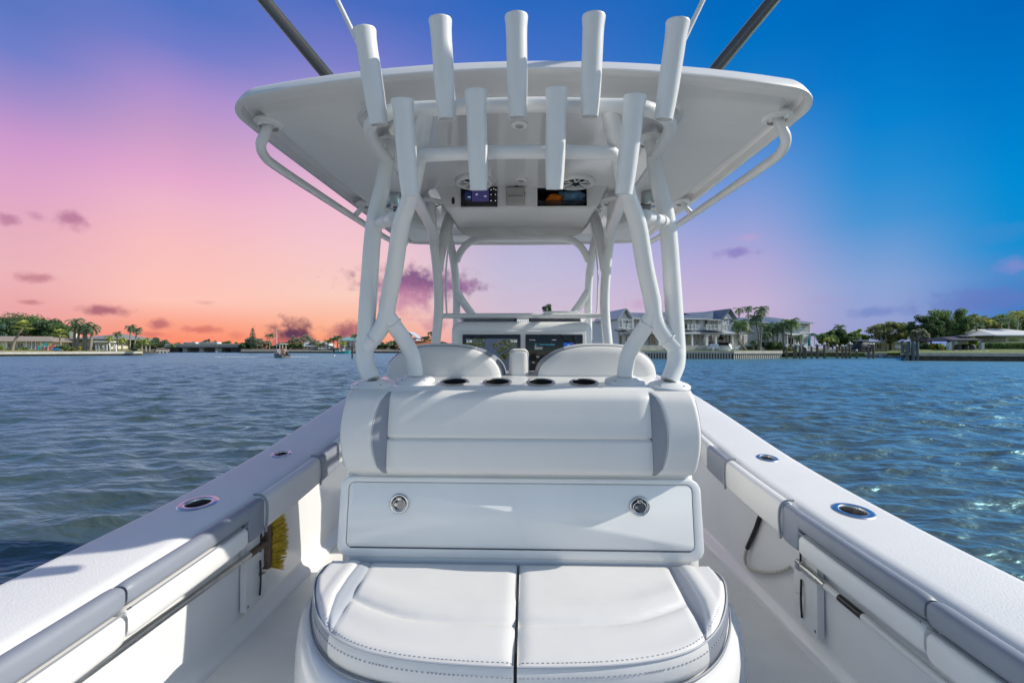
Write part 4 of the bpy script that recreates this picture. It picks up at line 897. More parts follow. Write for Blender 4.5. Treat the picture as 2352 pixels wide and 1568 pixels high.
def hip(par, x0, x1, ye, xr0, xr1, yr, D, depth, mt, name='roof', seams=0, oh=.0, th=.12):
    a, b = U(x0,ye,D), U(x1,ye,D); r0, r1 = U(xr0,yr,D), U(xr1,yr,D); ym = D+depth/2; z0, z1 = a.z, r0.z
    vs = [V(a.x,D,z0),V(b.x,D,z0),V(b.x,D+depth,z0),V(a.x,D+depth,z0),V(r0.x,ym,z1),V(r1.x,ym,z1)]
    m = MB(); m.add(vs+[v-V(0,0,th) for v in vs[:4]], [(0,1,5,4),(1,2,5),(2,3,4,5),(3,0,4),(0,6,7,1),(1,7,8,2),(2,8,9,3),(3,9,6,0),(9,8,7,6)])
    o = m.build(name, mt, par, smooth=False)
    if seams:
        s = MB(); P0 = lambda f: vs[0].lerp(vs[1],f)
        for k in range(seams+1):
            f = k/seams; p = P0(f); xx = p.x
            if xx < r0.x: t = (xx-a.x)/max(.01,(r0.x-a.x))
            elif xx > r1.x: t = (b.x-xx)/max(.01,(b.x-r1.x))
            else: t = 1
            q = V(xx, D+(ym-D)*t, z0+(z1-z0)*t)
            if t > .06: s.tube([p+V(0,0,.03), q+V(0,0,.03)], .045, 4)
        if s.v: tag(s.build('roof_seams', 'roof_white', o, smooth=False), kind='stuff')
    return o

def leaves(mb, c, r, n, size, rn, flat=.8):
    n = int(n*2.2); size = size*.56
    for _ in range(n):
        d = V(rn.gauss(0,1), rn.gauss(0,1), rn.gauss(0,1)); d.normalize(); k = r*rn.random()**.45
        p = c + V(d.x*k, d.y*k, d.z*k*flat); u = V(rn.gauss(0,1), rn.gauss(0,1), rn.gauss(0,.6)).normalized(); w = u.cross(V(rn.gauss(0,1), rn.gauss(0,1), rn.gauss(0,1))).normalized()
        s = size*rn.uniform(.55,1.35); mb.v += [tuple(p-u*s), tuple(p+w*s*.45), tuple(p+u*s), tuple(p-w*s*.45)]; o = len(mb.v); mb.f.append((o-4,o-3,o-2,o-1))
def tree(label, px, py, top, half, D, leaf='leaf_mid', n=2600, clumps=34, seed=0, name='broadleaf_tree', group=None, trunk_f=.35, size=.30, flat=.8, open_=0.0, twigs=False, dpt=None, cat='tree', bark='bark'):
    rn = random.Random(seed*13+5); b = U(px, py, D); k = MPX(D); H = (py-top)*k; W = half*k; dp = dpt or W*.8
    root = thing(name, label, cat, b, group); tr = MB(); cr = MB(); z0 = H*trunk_f*.75; cz = (H+z0)/2; hz = (H-z0)/2
    cs = []
    for i in range(clumps):
        a = rn.uniform(0, 6.283); e = math.asin(rn.uniform(-.75, 1)); q = rn.uniform(.45+open_*.3, .93)
        cs.append((V(math.cos(a)*math.cos(e)*W*q, math.sin(a)*math.cos(e)*dp*q, cz+math.sin(e)*hz*q), rn.uniform(.20,.34)*min(W, hz*1.4)*(1-open_*.35)))
    r0 = max(.10, H*.032)
    tr.tube([V(0,0,-.2), V(rn.gauss(0,.03)*H,0,H*trunk_f*.5), V(rn.gauss(0,.04)*H,0,H*trunk_f), V(rn.gauss(0,.06)*H,0,H*.62)], [r0*1.35,r0,r0*.85,r0*.35], 8)
    for c, r in cs[:max(9, int(clumps*(.35 if not twigs else .9)))]:
        s = V(0,0,H*trunk_f*rn.uniform(.7,1.15)); tr.tube([s, s.lerp(c,.5)+V(0,0,-.04*H), c], [r0*.5,r0*.3,r0*.1], 5)
    for c, r in cs: leaves(cr, c, r*1.15, n//clumps, size, rn, flat)
    tr.build('trunk', bark, root, loc=b); cr.build('crown', leaf, root, smooth=False, loc=b)
    return root
def bush(label, px, py, top, half, D, leaf='leaf_mid', seed=0, n=700, name='shrub', group=None, size=.20):
    rn = random.Random(seed*7+3); b = U(px,py,D); k = MPX(D); H = (py-top)*k; W = half*k; root = thing(name, label, 'shrub', b, group); cr = MB(); st = MB()
    for i in range(12):
        a = rn.uniform(0,6.28); c = V(math.cos(a)*W*rn.uniform(.1,.75), math.sin(a)*W*rn.uniform(.1,.6), H*rn.uniform(.3,.72)); leaves(cr, c, min(W,H)*.42, n//12, size, rn); st.tube([V(0,0,-.1),c],[.05,.02],5)
    st.build('stem','bark',root,loc=b); cr.build('foliage', leaf, root, smooth=False, loc=b); return root
def frond(mb, o, az_, el0, L_, rn, droop, w, nl=11, wind=0.0):
    d = V(math.cos(az_), math.sin(az_), 0); p = o.copy(); e = el0; st = L_/nl; side = V(-d.y, d.x, 0)
    for i in range(nl):
        t = i/nl; q = p + (d*math.cos(e)+V(wind*.5*t,0,math.sin(e))).normalized()*st; e -= droop/nl*(.5+t*1.3)
        ll = w*(.35+1.3*math.sin(math.pi*min(1, t*.92+.08)))*rn.uniform(.85,1.15)
        for s in (1,-1):
            tip = (p+q)/2 + side*s*ll*.75 + (q-p).normalized()*ll*.55 + V(0,0,-ll*.42); n_ = (q-p)*.36
            mb.v += [tuple(p), tuple(q), tuple(tip+n_*.2), tuple(tip-n_*.3)]; k = len(mb.v); mb.f.append((k-4,k-3,k-2,k-1))
        p = q
def palm(label, bpx, bpy_, tpx, tpy, D, L_=24, n=15, leaf='leaf_palm', seed=0, r=.16, droop=1.9, el=(.1,1.25), w=.34, group=None, bend=0.0, name='palm_tree', wind=0.0, shaft=False, fan=False):
    rn = random.Random(seed*11+1); b = U(bpx,bpy_,D); t = U(tpx,tpy,D); root = thing(name, label, 'palm', b, group); top = t-b; Lm = L_*MPX(D); tr = MB(); cr = MB()
    mid = top*.5+V(bend,0,-abs(bend)*.1)
    tr.tube([V(0,0,-.3),mid*.5+V(bend*.25,0,0),mid,top*.78+V(bend*.4,0,0),top],[r*1.35,r*1.05,r*.9,r*.8,r*.62],8,smooth=3)
    nf = n
    for i in range(nf):
        a = 2*math.pi*i/nf*2.618+rn.uniform(-.2,.2); f = i/nf; e = el[0]+(el[1]-el[0])*(1-f)+rn.uniform(-.12,.12)
        if fan:
            hub = top + V(math.cos(a)*math.cos(e), math.sin(a)*math.cos(e), math.sin(e))*Lm*.55; d = (hub-top).normalized(); sd = d.cross(V(0,0,1)).normalized(); u = sd.cross(d)
            for j in range(9):
                q = R(-80+160*j/8); v = (d*math.cos(q)+sd*math.sin(q)+u*.15).normalized(); tip = hub+v*Lm*.5*rn.uniform(.8,1.1)+V(0,0,-Lm*.16); s2 = (v.cross(u)).normalized()*Lm*.045
                cr.v += [tuple(hub-s2*.4),tuple(hub+v*Lm*.28-s2),tuple(tip),tuple(hub+v*Lm*.28+s2)]; k = len(cr.v); cr.f.append((k-4,k-3,k-2,k-1))
        else: frond(cr, top+V(0,0,.05), a, e, Lm*rn.uniform(.85,1.1), rn, droop*rn.uniform(.85,1.15), w*Lm*.75, wind=wind)
    tr.build('trunk','palm_bark',root,loc=b,ang=60)
    if shaft: MB().tube([top*.86,top*.93,top+V(0,0,.2)],[r*.8,r*.85,r*.4],8).build('crownshaft','leaf_bright',root,loc=b)
    cr.build('crown',leaf,root,smooth=False,loc=b); return root
def land(name, pts, z, m, label, cat='ground', h=2.0):
    mb = MB(); mb.loft([[V(p[0],p[1],z-h) for p in pts],[V(p[0],p[1],z) for p in pts]])
    return tag(mb.build(name, m, None, smooth=False), label, cat, kind='structure')
def gp(px, D): p = U(px, 799, D); return (p.x, p.y)
def seawall(label, pa, pb, top, m='concrete_pale', rib=0, cap=.28, ribm='concrete', h=2.0, dark=.0):
    a, b = V(pa[0],pa[1],0), V(pb[0],pb[1],0); d = (b-a); L_ = d.length; d.normalize(); n_ = V(d.y,-d.x,0)
    if n_.y > 0: n_ = -n_
    root = thing('seawall', label, 'seawall', (a+b)/2+V(0,0,top-h)); ang = math.atan2(d.y,d.x); c = (a+b)/2
    MB().box((c.x+n_.x*.05,c.y+n_.y*.05,top-cap/2),(L_,.7,cap),ang).build('cap',m,root,smooth=False)
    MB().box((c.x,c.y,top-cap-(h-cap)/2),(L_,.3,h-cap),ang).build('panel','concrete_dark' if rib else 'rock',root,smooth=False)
    if rib:
        nrib = int(L_/rib); rm = None
        for k in range(min(nrib, 290)):
            p = a+d*(L_*(k+.5)/nrib)+n_*.2
            if rm is None: rm = MB().box((0,0,-(h-cap)/2-.02),(rib*.42,.16,h-cap),ang).build('rib',ribm,root,smooth=False,loc=V(p.x,p.y,top-cap)); 
            else:
                o = rm.copy(); COL.objects.link(o); o.location = V(p.x,p.y,top-cap)
    return root
def pile(label, px, top, bot, D, r=.17, m='pile_wood', group='dock piles', cap=True):
    b = U(px,bot,D); t = U(px,top,D); root = thing('dock_pile', label, 'pile', (b.x,b.y,WZ-1.0), group); h = t.z-(WZ-1.0)
    MB().lathe([(r*1.08,0),(r,h*.5),(r*.96,h)],(b.x,b.y,WZ-1.0),(0,0,1),10,(True,True)).build('post',m,root)
    if cap: MB().lathe([(r*1.1,0),(r*1.05,.12),(.02,.3)],(b.x,b.y,t.z),(0,0,1),10,(True,False)).build('cap','trim',root)
    return root
# ================================================================ ground
def slope_land(name, front, rows, m, label):
    rings = []
    for dy, z in rows: rings.append([V(x*(1+dy/y), y+dy, z) for x, y in front])
    f0 = [V(p.x, p.y, -2.0) for p in rings[0]]
    return tag(MB().loft([f0]+rings, False, (False, False)).build(name, m, None, smooth=True, ang=20), label, 'ground', kind='structure')
slope_land('left_bank_lawn', [(-150,21.4),(-118.4,51.6),(-91.5,77.2),(-77.7,90.4),(-86.6,100)], [(0,.42),(3,.48),(9,.72),(20,.95),(120,1.3)], 'dry_lawn', 'dry lawn on the left bank behind the seawall')
slope_land('far_bank', [(-128,118),(-110,126),(-104.5,131),(-126.5,158)], [(0,.40),(4,.5),(14,.9),(220,1.4)], 'soil', 'far bank left of the bridge')
slope_land('far_bank', [(-101,158),(-85,134),(-74,135.3),(-51.6,139),(-30,150),(-8,152),(16,140),(17.5,100)], [(0,.40),(4,.6),(12,.95),(240,1.5)], 'soil', 'far bank right of the bridge')
slope_land('far_bank', [(-180,235),(-120,240),(-60,250),(40,255)], [(0,.3),(5,.8),(300,1.6)], 'soil', 'low bank seen beneath the bridge')
slope_land('house_lawn', [(12.6,120),(12.8,70.6),(23.6,70.9),(33,71.0),(40.9,74.6),(46,88),(52,96)], [(0,.84),(2,.9),(5,1.0),(160,1.5)], 'lawn', 'mown lawn in front of the two storey house')
slope_land('dock_bank', [(45,92),(50,88.5),(58,88),(68,88),(80,84)], [(0,.45),(3,.55),(9,.9),(150,1.4)], 'lawn', 'grass bank behind the docks')
slope_land('right_bank_lawn', [(69.6,84),(52.0,63.2),(64.2,61.1),(75,58),(150,30)], [(0,.68),(2,.78),(6,.98),(11,1.2),(120,1.5)], 'lawn', 'bright lawn of the garden on the right')
# seawalls
seawall('long pale concrete seawall with rocks at its foot on the left bank', (-118,51.0), (-77.4,89.9), .46, rib=0, cap=.42)
seawall('far seawall under the bare trees right of the bridge', (-84.8,133.7), (-51.4,138.7), .42, m='concrete_pale', cap=.3)
seawall('far seawall in front of the orange roofed house', (-51.3,138.8), (-8,151.6), .42, m='concrete', cap=.25)
seawall('white ribbed dock wall left of the bridge', (-104.6,130.6), (-127,117.6), .44, rib=.8, cap=.3, ribm='concrete_pale')
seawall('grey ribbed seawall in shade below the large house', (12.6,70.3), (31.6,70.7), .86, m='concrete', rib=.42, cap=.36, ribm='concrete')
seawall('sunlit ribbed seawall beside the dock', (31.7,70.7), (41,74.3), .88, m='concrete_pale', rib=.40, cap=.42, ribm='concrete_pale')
seawall('brown ribbed seawall behind the docks', (45,91.5), (68,87.8), .5, m='concrete_pale', rib=.5, cap=.45, ribm='pile_wood')
seawall('dark seawall with pale cap below the garden on the right', (51.8,62.9), (110,47.5), .72, m='concrete', cap=.42, h=2.2)

# ================================================================ left bank
D = 96
h = thing('bungalow', 'low white bungalow with tan hipped roof at the left edge', 'house', U(20,802,D))
m = bx(MB(), -90, 96, 782, 804, D, 14).build('wall', 'stucco', h, smooth=False)
hip(h, -120, 105, 783, -70, 30, 770, D-1.2, 16, 'roof_tan')
for a, b in ((-8,4),(16,36),(37,50),(54,60),(63,68),(70,75),(83,86),(88,91)): win(h, a, b, 786, 800, D, n=2 if b-a > 10 else 1)
for x in (12,51.5,61.5,69,80): bx(MB(), x-1, x+1, 783.4, 804, D-1.0, .25).build('porch_post', 'trim', h, smooth=False)
h.rotation_euler.z = R(9)
D = 104
h = thing('bungalow', 'white house with grey hipped roof behind the royal palms', 'house', U(200,800,D))
bx(MB(), 128, 248, 780, 804, D, 15).build('wall', 'stucco_cream', h, smooth=False)
hip(h, 122, 192, 782, 150, 190, 771, D-1, 17, 'roof_grey'); hip(h, 150, 252, 778, 196, 212, 764.5, D-1.8, 19, 'roof_grey', 'main_roof')
bx(MB(), 206, 240, 782.5, 786, D-2.5, 3).build('porch_beam', 'trim', h, smooth=False)
for a, b in ((205,221),(224,234),(236,246)): win(h, a, b, 787, 800, D, n=2)
win(h, 134, 140, 786, 796, D); bx(MB(), 184, 193, 762, 775, D+8, 2).build('chimney', 'stucco_cream', h, smooth=False)
h.rotation_euler.z = R(9)
for px, py, tp, hf, Dd, lf, sd, lab in ((18,800,724,36,112,'leaf_dark',1,'dark green tree at the far left behind the tan roofed bungalow'),(60,800,717,46,116,'leaf_mid',2,'tallest broad tree behind the leaning palm'),(104,800,727,40,114,'leaf_dark',3,'dense dark tree right of the tallest tree on the left bank'),(136,800,738,26,112,'leaf_mid',4,'rounded tree beside the grey roofed house'),(-10,800,735,30,110,'leaf_blue',5,'bluish tree cut by the left picture edge')):
    tree(lab, px, py, tp, hf, Dd, lf, 5200, 46, sd, group='broad trees on the left bank', trunk_f=.28, size=.42)
palm('leaning cabbage palm with yellow green head on the left bank', 28,805,53,752, 86, 22, 22, 'leaf_cabbage', 1, .22, fan=True, el=(-.5,1.35), bend=-.4, group='palms on the left bank')
palm('small cabbage palm between the two left houses', 140,803,137,768, 92, 17, 20, 'leaf_cabbage', 2, .17, fan=True, el=(-.6,1.3), group='palms on the left bank')
for i, (bx_, by_, tx, ty, L_, lab) in enumerate(((169,803,173,738,26,'leftmost tall royal palm with drooping fronds'),(175,803,184,752,22,'royal palm leaning right beside the leftmost tall one'),(191,804,194,752,22,'royal palm in the middle of the left row'),(196.5,805,198.5,746,23,'straight pale royal palm right of the row middle'),(208,802,212,752,22,'rightmost royal palm in front of the porch'))):
    palm(lab, bx_, by_, tx, ty, 90, L_, 13, 'leaf_palm', 10+i, .24, droop=2.6, el=(-.7,1.0), w=.30, group='royal palms in front of the grey roof', wind=.5)
for i, (bx_, by_, tx, ty, L_, lab) in enumerate(((251,803,252,776,13,'low palm beside the porch of the grey roofed house'),(268,803,270,766,12,'slim palm behind the davit posts'),(298,805,300,752,15,'tall palm with wind blown head near the wall end'),(307,804,315,758,14,'palm leaning right at the end of the left wall'),(281,805,280,780,13,'bushy low palm beside the boat davits'),(325,804,327,784,11,'short palm right of the wall end'),(335,804,334,782,13,'feathery palm left of the round dark trees'),(343,804,345,786,11,'small palm before the round dark trees'))):
    palm(lab, bx_, by_, tx, ty, 94+2*(i%3), L_, 18, 'leaf_cabbage' if i in (0,4,5,6) else 'leaf_palm', 30+i, .15, droop=2.1, el=(-.6,1.25), group='palms near the wall end', wind=.35)
for i, (px, py, tp, hf, lf, lab) in enumerate(((110,804,787,15,'leaf_yellow','yellow croton bush behind the pink chair'),(184,804,794,8,'leaf_yellow','small yellow bush between the royal palms'),(150,805,790,12,'leaf_mid','round green bush left of the royal palms'),(163,805,796,10,'leaf_olive','low olive bush at the foot of the leftmost royal palm'),(48,805,796,22,'leaf_mid','low hedge in front of the tan roofed bungalow'),(22,806,797,9,'leaf_olive','round bush at the foot of the leaning palm'),(2,806,790,6,'leaf_bright','bright bush at the left picture edge'),(212,804,795,9,'leaf_olive','bush right of the royal palms'),(308,806,798,8,'leaf_dark','dark bush at the foot of the wind blown palm'),(168,800,785,10,'leaf_dark','brownish bush against the grey roofed house'),(130,804,794,9,'leaf_dark','clipped dark hedge right of the chairs'))):
    bush(lab, px, py, tp, hf, 88 if py > 804 else 94, lf, i, group='shrubs on the left bank')
def adirondack(px, py, D, m, label, rz, k=1.0, group=None):
    b = U(px,py,D); root = thing('garden_chair', label, 'chair', b, group); rot = Matrix.Rotation(rz,3,'Z')
    def part(mb, nm): mb.v = [tuple(rot@(Vector(v)*k)+b) for v in mb.v]; mb.build(nm, m, root, smooth=False)
    for i in range(5):
        x = -.24+.12*i; h = .95-.5*(abs(x)**2)*2.2; part(MB().loft([[V(x-.05,.22,.34),V(x+.05,.22,.34),V(x+.05,.25,.34),V(x-.05,.25,.34)],[V(x-.055,.22+.36*(h-.34)/.6,h+.1),V(x+.055,.22+.36*(h-.34)/.6,h+.1),V(x+.055,.25+.36*(h-.34)/.6,h+.1),V(x-.055,.25+.36*(h-.34)/.6,h+.1)]]), 'back_slat')
    for i in range(5): part(MB().box((0,-.30+.12*i,.40-.018*i),(.56,.10,.025)), 'seat_slat')
    for s in (1,-1):
        part(MB().box((s*.34,-.03,.60),(.14,.72,.03)), 'arm'); part(MB().box((s*.31,-.32,.29),(.04,.10,.58)), 'leg'); part(MB().loft([[V(s*.29,.42,0),V(s*.33,.42,0),V(s*.33,.50,0),V(s*.29,.50,0)],[V(s*.29,-.02,.36),V(s*.33,-.02,.36),V(s*.33,.06,.36),V(s*.29,.06,.36)]]), 'rear_leg')
adirondack(99,805,88,'teal_paint','teal garden chair on the left lawn',.3,1.5); adirondack(113,805,88,'pink_paint','pink garden chair beside the teal one on the left lawn',-.2,1.5)
b = U(129,807,83); kx = thing('kayak', 'small blue kayak on a white post at the left seawall', 'kayak', b)
MB().tube([b+V(-.95,0,.42),b+V(-.4,0,.36),b+V(.3,0,.36),b+V(.85,0,.44)],[.05,.22,.22,.05],10,smooth=4).build('hull','blue_plastic',kx); MB().box((b.x-.1,b.y,b.z+.05),(.12,.12,.7)).build('post','trim',kx,smooth=False)
dv = thing('boat_davit','white boat davits on posts at the end of the left wall','davit',U(240,806,90))
for x in (219,226,237,244,261,266): bx(MB(), x-.8, x+.8, 791, 808, 90, .2).build('post','trim',dv,smooth=False)
bx(MB(), 218, 244, 790, 792, 90, .2).build('beam','steel_dark',dv,smooth=False)
a, b = U(251,788,90), U(254,806,90); MB().tube([a,b],.12,6).build('arm','trim',dv); a, b = U(236,794,90), U(240,806,90); MB().tube([a,b],.12,6).build('arm','trim',dv)
for i, (px, tp, hf, Dd, lf, lab) in enumerate(((325,776,18,112,'leaf_mid','leafy tree behind the palms near the wall end'),(357,775,22,118,'leaf_dark','round dark tree left of the bridge'),(345,782,14,114,'leaf_olive','olive tree left of the round dark one'),(380,783,8,150,'leaf_grey','thin pale tree at the left end of the bridge'),(404,786,14,150,'leaf_bright','bright round bush tree above the bridge left end'))):
    tree(lab, px, 806 if Dd < 140 else 800, tp, hf, Dd, lf, 2600, 30, 50+i, group='trees left of the bridge', trunk_f=.2, size=.36)
# ================================================================ bridge
D = 150
br = thing('road_bridge','low grey concrete road bridge across the canal','bridge',U(465,810,D))
bx(MB(), 368, 572, 791.5, 798, D, 9).build('deck','concrete',br,smooth=False); bx(MB(), 366, 574, 789.2, 791.3, D-.2, .3).build('parapet','concrete_pale',br,smooth=False)
bx(MB(), 366, 574, 796.5, 798.6, D-.3, .4).build('edge_beam','concrete_dark',br,smooth=False)
for x in (427,463,502): 
    bx(MB(), x-6, x+6, 798.2, 800, D+.2, 8).build('pier_cap','concrete',br,smooth=False); bx(MB(), x-4, x+5, 800, 812, D+.6, 7).build('pier','concrete',br,smooth=False)
for x in (400,540): bx(MB(), x-14, x+14, 798, 812, D+.6, 7.5).build('abutment','concrete_dark',br,smooth=False)
for i, x in enumerate((438,447,456)): bx(MB(), x-5, x+4, 803, 809, D+12, .3).build('fender_rail','dry_lawn' if False else 'concrete_pale',br,smooth=False)
for i, (a, b) in enumerate(((421,450),(456,500))):
    t = thing('bus' if i else 'van', 'long white bus crossing the bridge' if i else 'white van at the left end of the bridge', 'bus' if i else 'van', U((a+b)/2,791.5,D+4))
    q0, q1 = U(a,791.4,D+4), U(b,786.6,D+4); MB().bbox(((q0.x+q1.x)/2,D+5,(q0.z+q1.z)/2+.15),(q1.x-q0.x,2.2,q1.z-q0.z),.12).build('body','white_hull',t); MB().box(((q0.x+q1.x)/2,D+3.88,q1.z-.22),((q1.x-q0.x)*.9,.06,.28)).build('window','glass',t,smooth=False)
    for f in (.15,.85): MB().lathe([(.4,0),(.4,.25),(.1,.26)],(q0.x+(q1.x-q0.x)*f,D+3.9,q0.z+.1),(0,1,0),12,(True,True)).build('wheel','black_rubber',t)
for i, (px, tp, hf, lf) in enumerate(((440,784,14,'leaf_dark'),(463,783,12,'leaf_mid'),(490,782,10,'leaf_dark'),(520,782,14,'leaf_mid'),(548,784,10,'leaf_dark'),(476,775,6,'leaf_blue'))):
    tree('distant tree seen over the bridge, %s' % ('tall narrow one' if i == 5 else ['leftmost of five','second of five','middle of five','fourth of five','rightmost of five'][i]), px, 806, tp, hf, 250, lf, 900, 16, 70+i, group='trees beyond the bridge', trunk_f=.2, size=.7)
br.rotation_euler.z = R(6)
# ================================================================ far bank right of the bridge
for i, (px, tp, hf, lf, lab, n, op, tw) in enumerate(((566,786,20,'leaf_dark','dark bushy tree at the right end of the bridge',2200,0,False),(587,772,26,'leaf_grey','grey feathery tree under the tall pine',2000,.4,True),(608,781,16,'leaf_olive','olive tree left of the small palm',1500,.1,False),(650,786,18,'leaf_mid','round green tree behind the motor boat',1800,0,False),(676,771,16,'leaf_grey','bare pale tree behind the motor boat mast',900,.6,True),(700,766,18,'leaf_grey','tall bare tree left of the white boathouse',1000,.6,True),(683,785,16,'leaf_olive','olive tree beneath the bare pale tree',1700,.1,False),(722,780,14,'leaf_grey','pale tree above the white boathouse roof',900,.5,True),(628,792,14,'leaf_dark','dark hedge tree behind the small palm',1200,0,False))):
    tree(lab, px, 806, tp, hf, 146+3*(i%3), lf, n, 28, 80+i, group='trees on the far bank', trunk_f=.2, size=.40, open_=op, twigs=tw)
def conifer(label, px, py, top, half, D, seed, leaf='leaf_blue', full=False):
    rn = random.Random(seed); b = U(px,py,D); k = MPX(D); H = (py-top)*k; W = half*k; root = thing('pine_tree', label, 'tree', b); tr = MB(); cr = MB()
    tr.tube([V(0,0,-.3),V(0,0,H*.6),V(0,0,H)],[.25,.14,.03],7)
    nl = 13
    for i in range(nl):
        z = H*(.25+.74*i/nl) if not full else H*(.2+.78*i/nl); rr = W*((1-i/nl)**.7*.9+.1) if not full else W*math.sqrt(max(.05,1-((i-nl*.5)/(nl*.55))**2))
        for j in range(8):
            a = 6.283*(j+rn.random()*.6)/8; tip = V(math.cos(a)*rr,math.sin(a)*rr,z+.12*rr); tr.tube([V(0,0,z-.05*rr),tip],[.05,.02],4)
            for q in range(7): leaves(cr, V(0,0,z).lerp(tip,.3+.7*q/6), .10*rr+.12, 5, .22, rn, .6)
    tr.build('trunk','bark',root,loc=b); cr.build('needles',leaf,root,smooth=False,loc=b)
conifer('tall narrow island pine right of the bridge', 580, 806, 750, 9, 146, 3)
tree('dark rounded tree top seen above the windshield bar', 1257, 806, 699, 17, 120, 'leaf_dark', 2200, 26, 205, trunk_f=.72, size=.3)
palm('small palm left of the motor boat mast', 619,806,620,772,140,13,14,'leaf_palm',60,.15,group='palms on the far bank')
for i, (px, ty, lab) in enumerate(((735,792,'low palm before the white boathouse'),(752,785,'bushy palm right of the white boathouse'),(766,780,'palm between the boathouse and the teal house'),(775,776,'tall palm left of the teal house'),(815,772,'palm behind the teal house'),(786,790,'short palm in front of the teal house'))):
    palm(lab, px, 806, px+1, ty, 142-(i%2)*2, 13, 18, 'leaf_cabbage' if i in (0,1,5) else 'leaf_palm', 61+i, .15, group='palms on the far bank')
D = 148
h = thing('boathouse','low white boathouse with pale grey roof on the far bank','house',U(715,803,D)); bx(MB(),687,745,792,806,D,9).build('wall','stucco',h,smooth=False); hip(h,683,750,795,688,745,784,D-.8,11,'roof_metal')
for a,b in ((695,704),(708,714),(722,727),(732,738)): win(h,a,b,796,802,D)
bx(MB(),724,748,790,806,D-4,5).build('porch','stucco',h,smooth=False); gable_y(MB(),721,751,795,736,788.5,D-4.2,0,5.5).build('porch_roof','roof_metal',h,smooth=False)
h.rotation_euler.z = R(10)
D = 144
h = thing('beach_house','white two storey house with teal roof beside the left tower leg','house',U(800,802,D)); bx(MB(),782,832,780,806,D,10).build('wall','stucco_blue',h,smooth=False); hip(h,779,836,782,786,830,773,D-.8,12,'roof_teal')
win(h,787,812,792,800,D,n=4,rows=2); win(h,790,797,783,788,D); win(h,803,812,783,788,D); gable_y(MB(),783,815,791.5,799,785.5,D-1,-.6,2).build('gable_roof','trim',h,smooth=False)
h.rotation_euler.z = R(10)
def motor_boat(name, label, px, py, D, L_, hull, rz=0.0, top=True):
    b = U(px,py,D); b.z = WZ; root = thing(name, label, 'boat', b); rot = Matrix.Rotation(rz,3,'Z')
    def put(mb, nm, m, par=None, **k): mb.v = [tuple(rot@Vector(v)+b) for v in mb.v]; return mb.build(nm, m, par or root, **k)
    rings = []
    for t in (0,.15,.4,.65,.85,.96,1): 
        x = -L_/2+L_*t; w = .17*L_*(1-.0*t)*math.sqrt(max(.004,1-max(0,(t-.45)/.55)**2.4)); z = .55+.28*t*t; rings.append([V(x,-w,z),V(x,-w*.86,.05),V(x,0,-.25+.3*t**3),V(x,w*.86,.05),V(x,w,z),V(x,w*.8,z-.04),V(x,w*.7,.30),V(x,-w*.7,.30),V(x,-w*.8,z-.04)])
    put(MB().loft(rings),'hull',hull,smooth=False)
    if top:
        for sx in (-.18,.12):
            for sy in (-.11,.11): put(MB().tube([V(sx*L_,sy*L_,.35),V(sx*L_,sy*L_,2.15)],.05,6),'top_post','trim')
        put(MB().bbox((-.03*L_,0,2.2),(.42*L_,.3*L_,.10),.04),'hard_top','white_hull'); put(MB().bbox((.02*L_,0,.85),(.12*L_,.12*L_,.9),.05),'console','white_hull')
    put(MB().bbox((-L_/2-.2,0,.75),(.45,.35,.55),.1),'outboard','black'); return root, rot, b
mb_, rot_, b_ = motor_boat('motor_boat','grey open motor boat carrying four people towards the left', 645, 820.5, 73, 4.3, 'grey_hull', R(140))
MB().tube([b_+V(-1.0,.6,.4),b_+V(-1.05,.6,4.6)],[.06,.02],6).build('mast','trim',mb_)
def person(label, loc, yaw, sit, shirt, group='people on the motor boat'):
    root = thing('person', label, 'person', loc, group)
    z = .42 if sit else .86; J = [(0,0,z),(0,0,z+.28),(0,0,z+.48),(0,-.01,z+.60),(0,-.02,z+.72)]; R_ = [.14,.13,.15,.06,.10]; E = [(0,1),(1,2),(2,3),(3,4)]
    J.append((0,-.01,z+.82)); R_.append(.085); E.append((4,5))
    for s in (1,-1):
        i = len(J)
        if sit: J += [(s*.10,-.05,z-.02),(s*.12,-.42,z+.02),(s*.12,-.46,.02),(s*.12,-.58,.0)]
        else: J += [(s*.10,0,z-.08),(s*.11,-.02,.46),(s*.11,.02,.06),(s*.11,-.13,.03)]
        R_ += [.095,.07,.045,.035]; E += [(0,i),(i,i+1),(i+1,i+2),(i+2,i+3)]
        i = len(J); J += [(s*.19,0,z+.46),(s*.25,-.04,z+.20),(s*.20,-.24,z+.10),(s*.18,-.33,z+.11)]; R_ += [.06,.048,.036,.035]; E += [(2,i),(i,i+1),(i+1,i+2),(i+2,i+3)]
    me = bpy.data.meshes.new('person_body'); me.from_pydata(J, E, []); o = bpy.data.objects.new('body', me); COL.objects.link(o)
    md = o.modifiers.new('s','SKIN'); sv = me.skin_vertices[0].data
    for i, r in enumerate(R_): sv[i].radius = (r, r*.85)
    sv[0].use_root = True; o.modifiers.new('d','SUBSURF').levels = 1; o.modifiers['d'].render_levels = 1
    dg = bpy.context.evaluated_depsgraph_get(); m2 = bpy.data.meshes.new_from_object(o.evaluated_get(dg)); bpy.data.objects.remove(o)
    mt = Matrix.Translation(loc) @ Matrix.Rotation(yaw,4,'Z'); m2.transform(mt); link('body', m2, 'skin', root)
    def put(mb, nm, mm): mb.v = [tuple(mt@Vector(v)) for v in mb.v]; mb.build(nm, mm, root)
    put(MB().lathe([(.15,-.02),(.175,.12),(.17,.30),(.20,.44),(.12,.53)],(0,0,z),(0,0,1),14,sx=1.12),'shirt',shirt); put(MB().lathe([(.104,.70),(.115,.78),(.10,.88),(.02,.92)],(0,.015,z),(0,0,1),12),'hair','hair')
